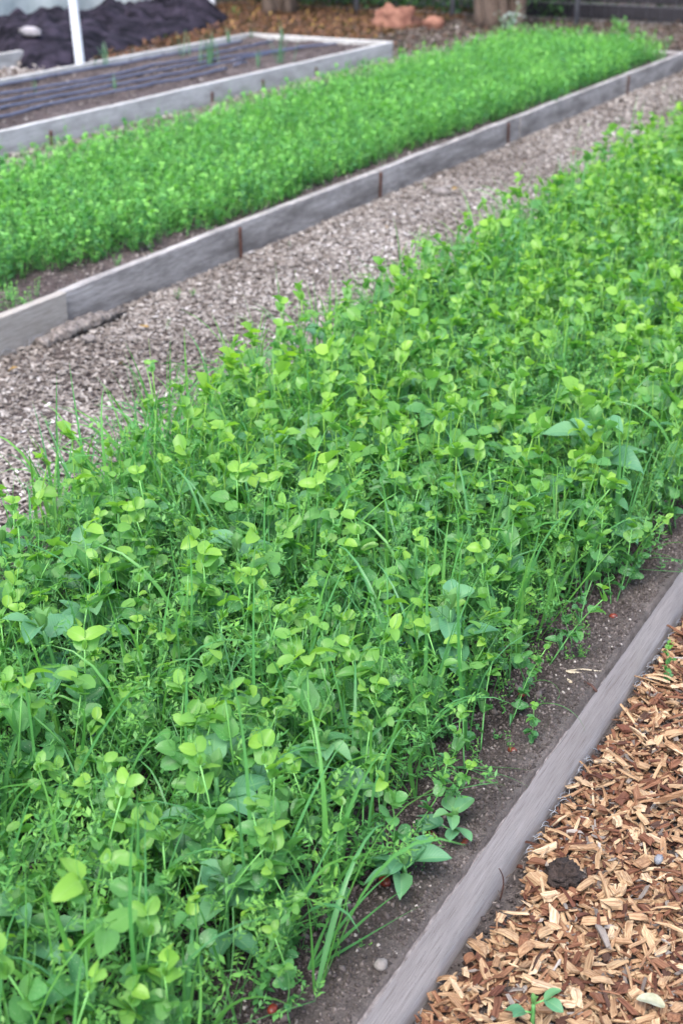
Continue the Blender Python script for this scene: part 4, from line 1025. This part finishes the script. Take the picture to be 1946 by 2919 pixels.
# ------------------------------------------------------------------ background: chunks, trees, fence, hedge
lump_obj('rock', -6.88, 14.0, .07, .19, (1.25, .7, .8), M['orange'], 'large jagged reddish orange rock on the ground before the fence', 'rock', .34, 14, 9, seed=20, rz=.5)
lump_obj('rock', -6.50, 14.1, .05, .10, (1.2, .8, .75), M['orange'], 'medium orange rock just right of the large reddish one', 'rock', .2, 12, 8, seed=21)
lump_obj('rock', -6.12, 14.75, .09, .08, (1.1, .8, .85), M['orange'], 'small orange rock set apart beside the thin grey fence post', 'rock', .2, 12, 8, seed=22)
def shrub_tree(x, y, stems, H, crown_r, n, label, seed, r0=.07, spread=.5):
    rr = np.random.default_rng(seed); root = empty('tree', (x, y, 0)); tops = []
    for s in range(stems):
        a_ = rr.uniform(0, 6.28); b = az(a_, 0) * rr.uniform(.05, .26); t = np.linspace(0, 1, 16)
        out = az(a_ + rr.normal(0, .4), 0) * spread * rr.uniform(.5, 1.2)
        P = np.stack([b[0] + out[0] * t ** 1.4 + .03 * np.sin(t * 9 + s), b[1] + out[1] * t ** 1.4 + .03 * np.cos(t * 8), -.05 + t * H * rr.uniform(.85, 1.1)], -1)
        g = MB(); tube(g, P, r0 * rr.uniform(.6, 1.1) * (1 - .7 * t) * (1 + .6 * np.exp(-t * 22)), 10)
        build(g, 'trunk', M['barkm'], root); tops.append(P[-1]); tops.append(P[10])
        for q in range(3):
            p0 = P[8 + 2 * q]; d_ = az(rr.uniform(0, 6.28), rr.uniform(.1, .9)) * crown_r * rr.uniform(.5, .9); g = MB()
            tube(g, [p0, p0 + d_ * .5 + [0, 0, .05], p0 + d_], [r0 * .3, r0 * .2, r0 * .08], 6); build(g, 'branch', M['barkm'], root); tops.append(p0 + d_)
    q = MB(); leaf(q, [0, 0, 0], [0, 1, 0], [0, 0, 1], 1, .5, 'oval', .2, .2, .05, 3, 3, 0); T_ = q.arrays()
    C_ = np.array(tops)[rr.integers(0, len(tops), n)]; P = C_ + rr.normal(0, crown_r * .28, (n, 3))
    g = MB(); scatter(g, T_, P, randrot(rr, n), rr.uniform(.05, .1, n)[:, None], rr.uniform(0, 1, n)); build(g, 'crown', M['treeleaf'], root)
    return tag(root, label, 'tree')
shrub_tree(-8.75, 14.75, 5, 2.6, .9, 5000, 'clump of slender tree trunks rising from russet leaves near the second white pole', 3, .075)
shrub_tree(-5.93, 14.65, 10, 2.8, 1.0, 6000, 'broad clump of brown tree trunks behind the far end of the middle bed', 4, .065, .6)
# wire fence with metal posts
root = empty('wire_fence', (0, 15.25, 0))
for x in (-10.6, -8.0, -6.80, -5.36, -4.0): g = MB(); tube(g, [(x, 0, -.05), (x, 0, .7), (x, 0, 1.35)], .028, 8); build(g, 'post', M['post'], root)
g = MB()
for z in np.linspace(.06, 1.3, 9): tube(g, [(-10.6, 0, z), (-7, 0.0, z - .006), (-4.0, 0, z)], .0018, 4)
for x in np.arange(-10.6, -4.0, .15): tube(g, [(x, .004, .03), (x, .004, .7), (x, .004, 1.3)], .0013, 4)
build(g, 'wire_mesh', M['wire'], root)
tag(root, 'thin wire fence on grey posts in front of the dark greenery', 'fence')
root = empty('board_fence', (0, 15.75, 0))
for k, z in enumerate((.03, .20, .37, .54, .71, .88, 1.05)):
    g = MB(); board(g, (-1.6 if k % 2 else -1.7, 0), (-6.1, .0), .025, .14, z, 70 + k, .006); build(g, 'rail', M['darkboard'], root, False)
for x in (-5.6, -3.9, -2.2): g = MB(); board(g, (x, -.012), (x - .09, -.012), .05, 1.25, 0, 80, 0, 4); build(g, 'post', M['darkboard'], root, False)
tag(root, 'dark horizontal board fence behind the right ends of the beds', 'fence')
# greenery behind the fence
g = MB(); rr = np.random.default_rng(9); q = MB(); leaf(q, [0, 0, 0], [0, 1, 0], [0, 0, 1], 1, .5, 'oval', .2, .2, .05, 3, 3, 0); T_ = q.arrays()
n = 26000; x = rr.uniform(-12, -5.6, n); y = 15.45 + rr.random(n) * 1.3; top = 1.5 + .8 * fbm(x * 1.2, y, 3, 90); z = rr.random(n) * top
scatter(g, T_, np.stack([x, y, z], -1), randrot(rr, n), rr.uniform(.04, .09, n)[:, None], np.clip(rr.normal(.55, .3, n) + .5 * fbm(x * 2, z * 2, 2, 91), 0, 1))
n = 9000; x = rr.uniform(-7, 1, n); y = 16.2 + rr.random(n) * 1.5; z = rr.random(n) * 1.6
scatter(g, T_, np.stack([x, y, z], -1), randrot(rr, n), rr.uniform(.04, .09, n)[:, None], np.clip(rr.normal(.1, .15, n), 0, 1))
tag(build(g, 'hedge_foliage', M['treeleaf']), 'dark green shrubbery growing thickly behind the fences', 'shrubbery', kind='stuff')
# silvery plants by the right tree and a pale weed near the board fence
def bush(x, y, r_, n, sz, m, label, seed):
    rr = np.random.default_rng(seed); root = empty('plant', (x, y, 0)); g = MB(); sm = MB()
    for k in range(9):
        d_ = az(rr.uniform(0, 6.28), rr.uniform(.5, 1.4)) * r_ * rr.uniform(.6, 1.1); tube(sm, [(0, 0, 0), d_ * .5, d_], .003, 4)
        for j in range(n // 9):
            p = d_ * rr.uniform(.3, 1) + rr.normal(0, .02, 3); leaf(g, p, az(rr.uniform(0, 6.28), rr.uniform(-.2, .9)), [0, 0, 1], sz * rr.uniform(.7, 1.2), sz * .5, 'oval', .2, .3, .05, 3, 4, rr.uniform(.5, 1))
    build(g, 'foliage', m, root); build(sm, 'stem', M['stem'], root)
    tag(root, label, 'plant')
M['silver'] = leaf_mat('silvery_leaf', [(0, (.14, .20, .17)), (1, (.30, .36, .34))], .6, .2, 0, 0, (1, 1, .7))
bush(-5.62, 14.0, .30, 90, .07, M['silver'], 'silvery green leafy plant at the foot of the broad trunk clump', 1)
bush(-4.8, 14.9, .14, 36, .06, M['shoot'], 'low pale green weed on the ground before the dark board fence', 2)
bush(-9.0, 14.2, .12, 40, .06, M['fallen'], 'yellowing leafy plant beside the slender trunks', 3)
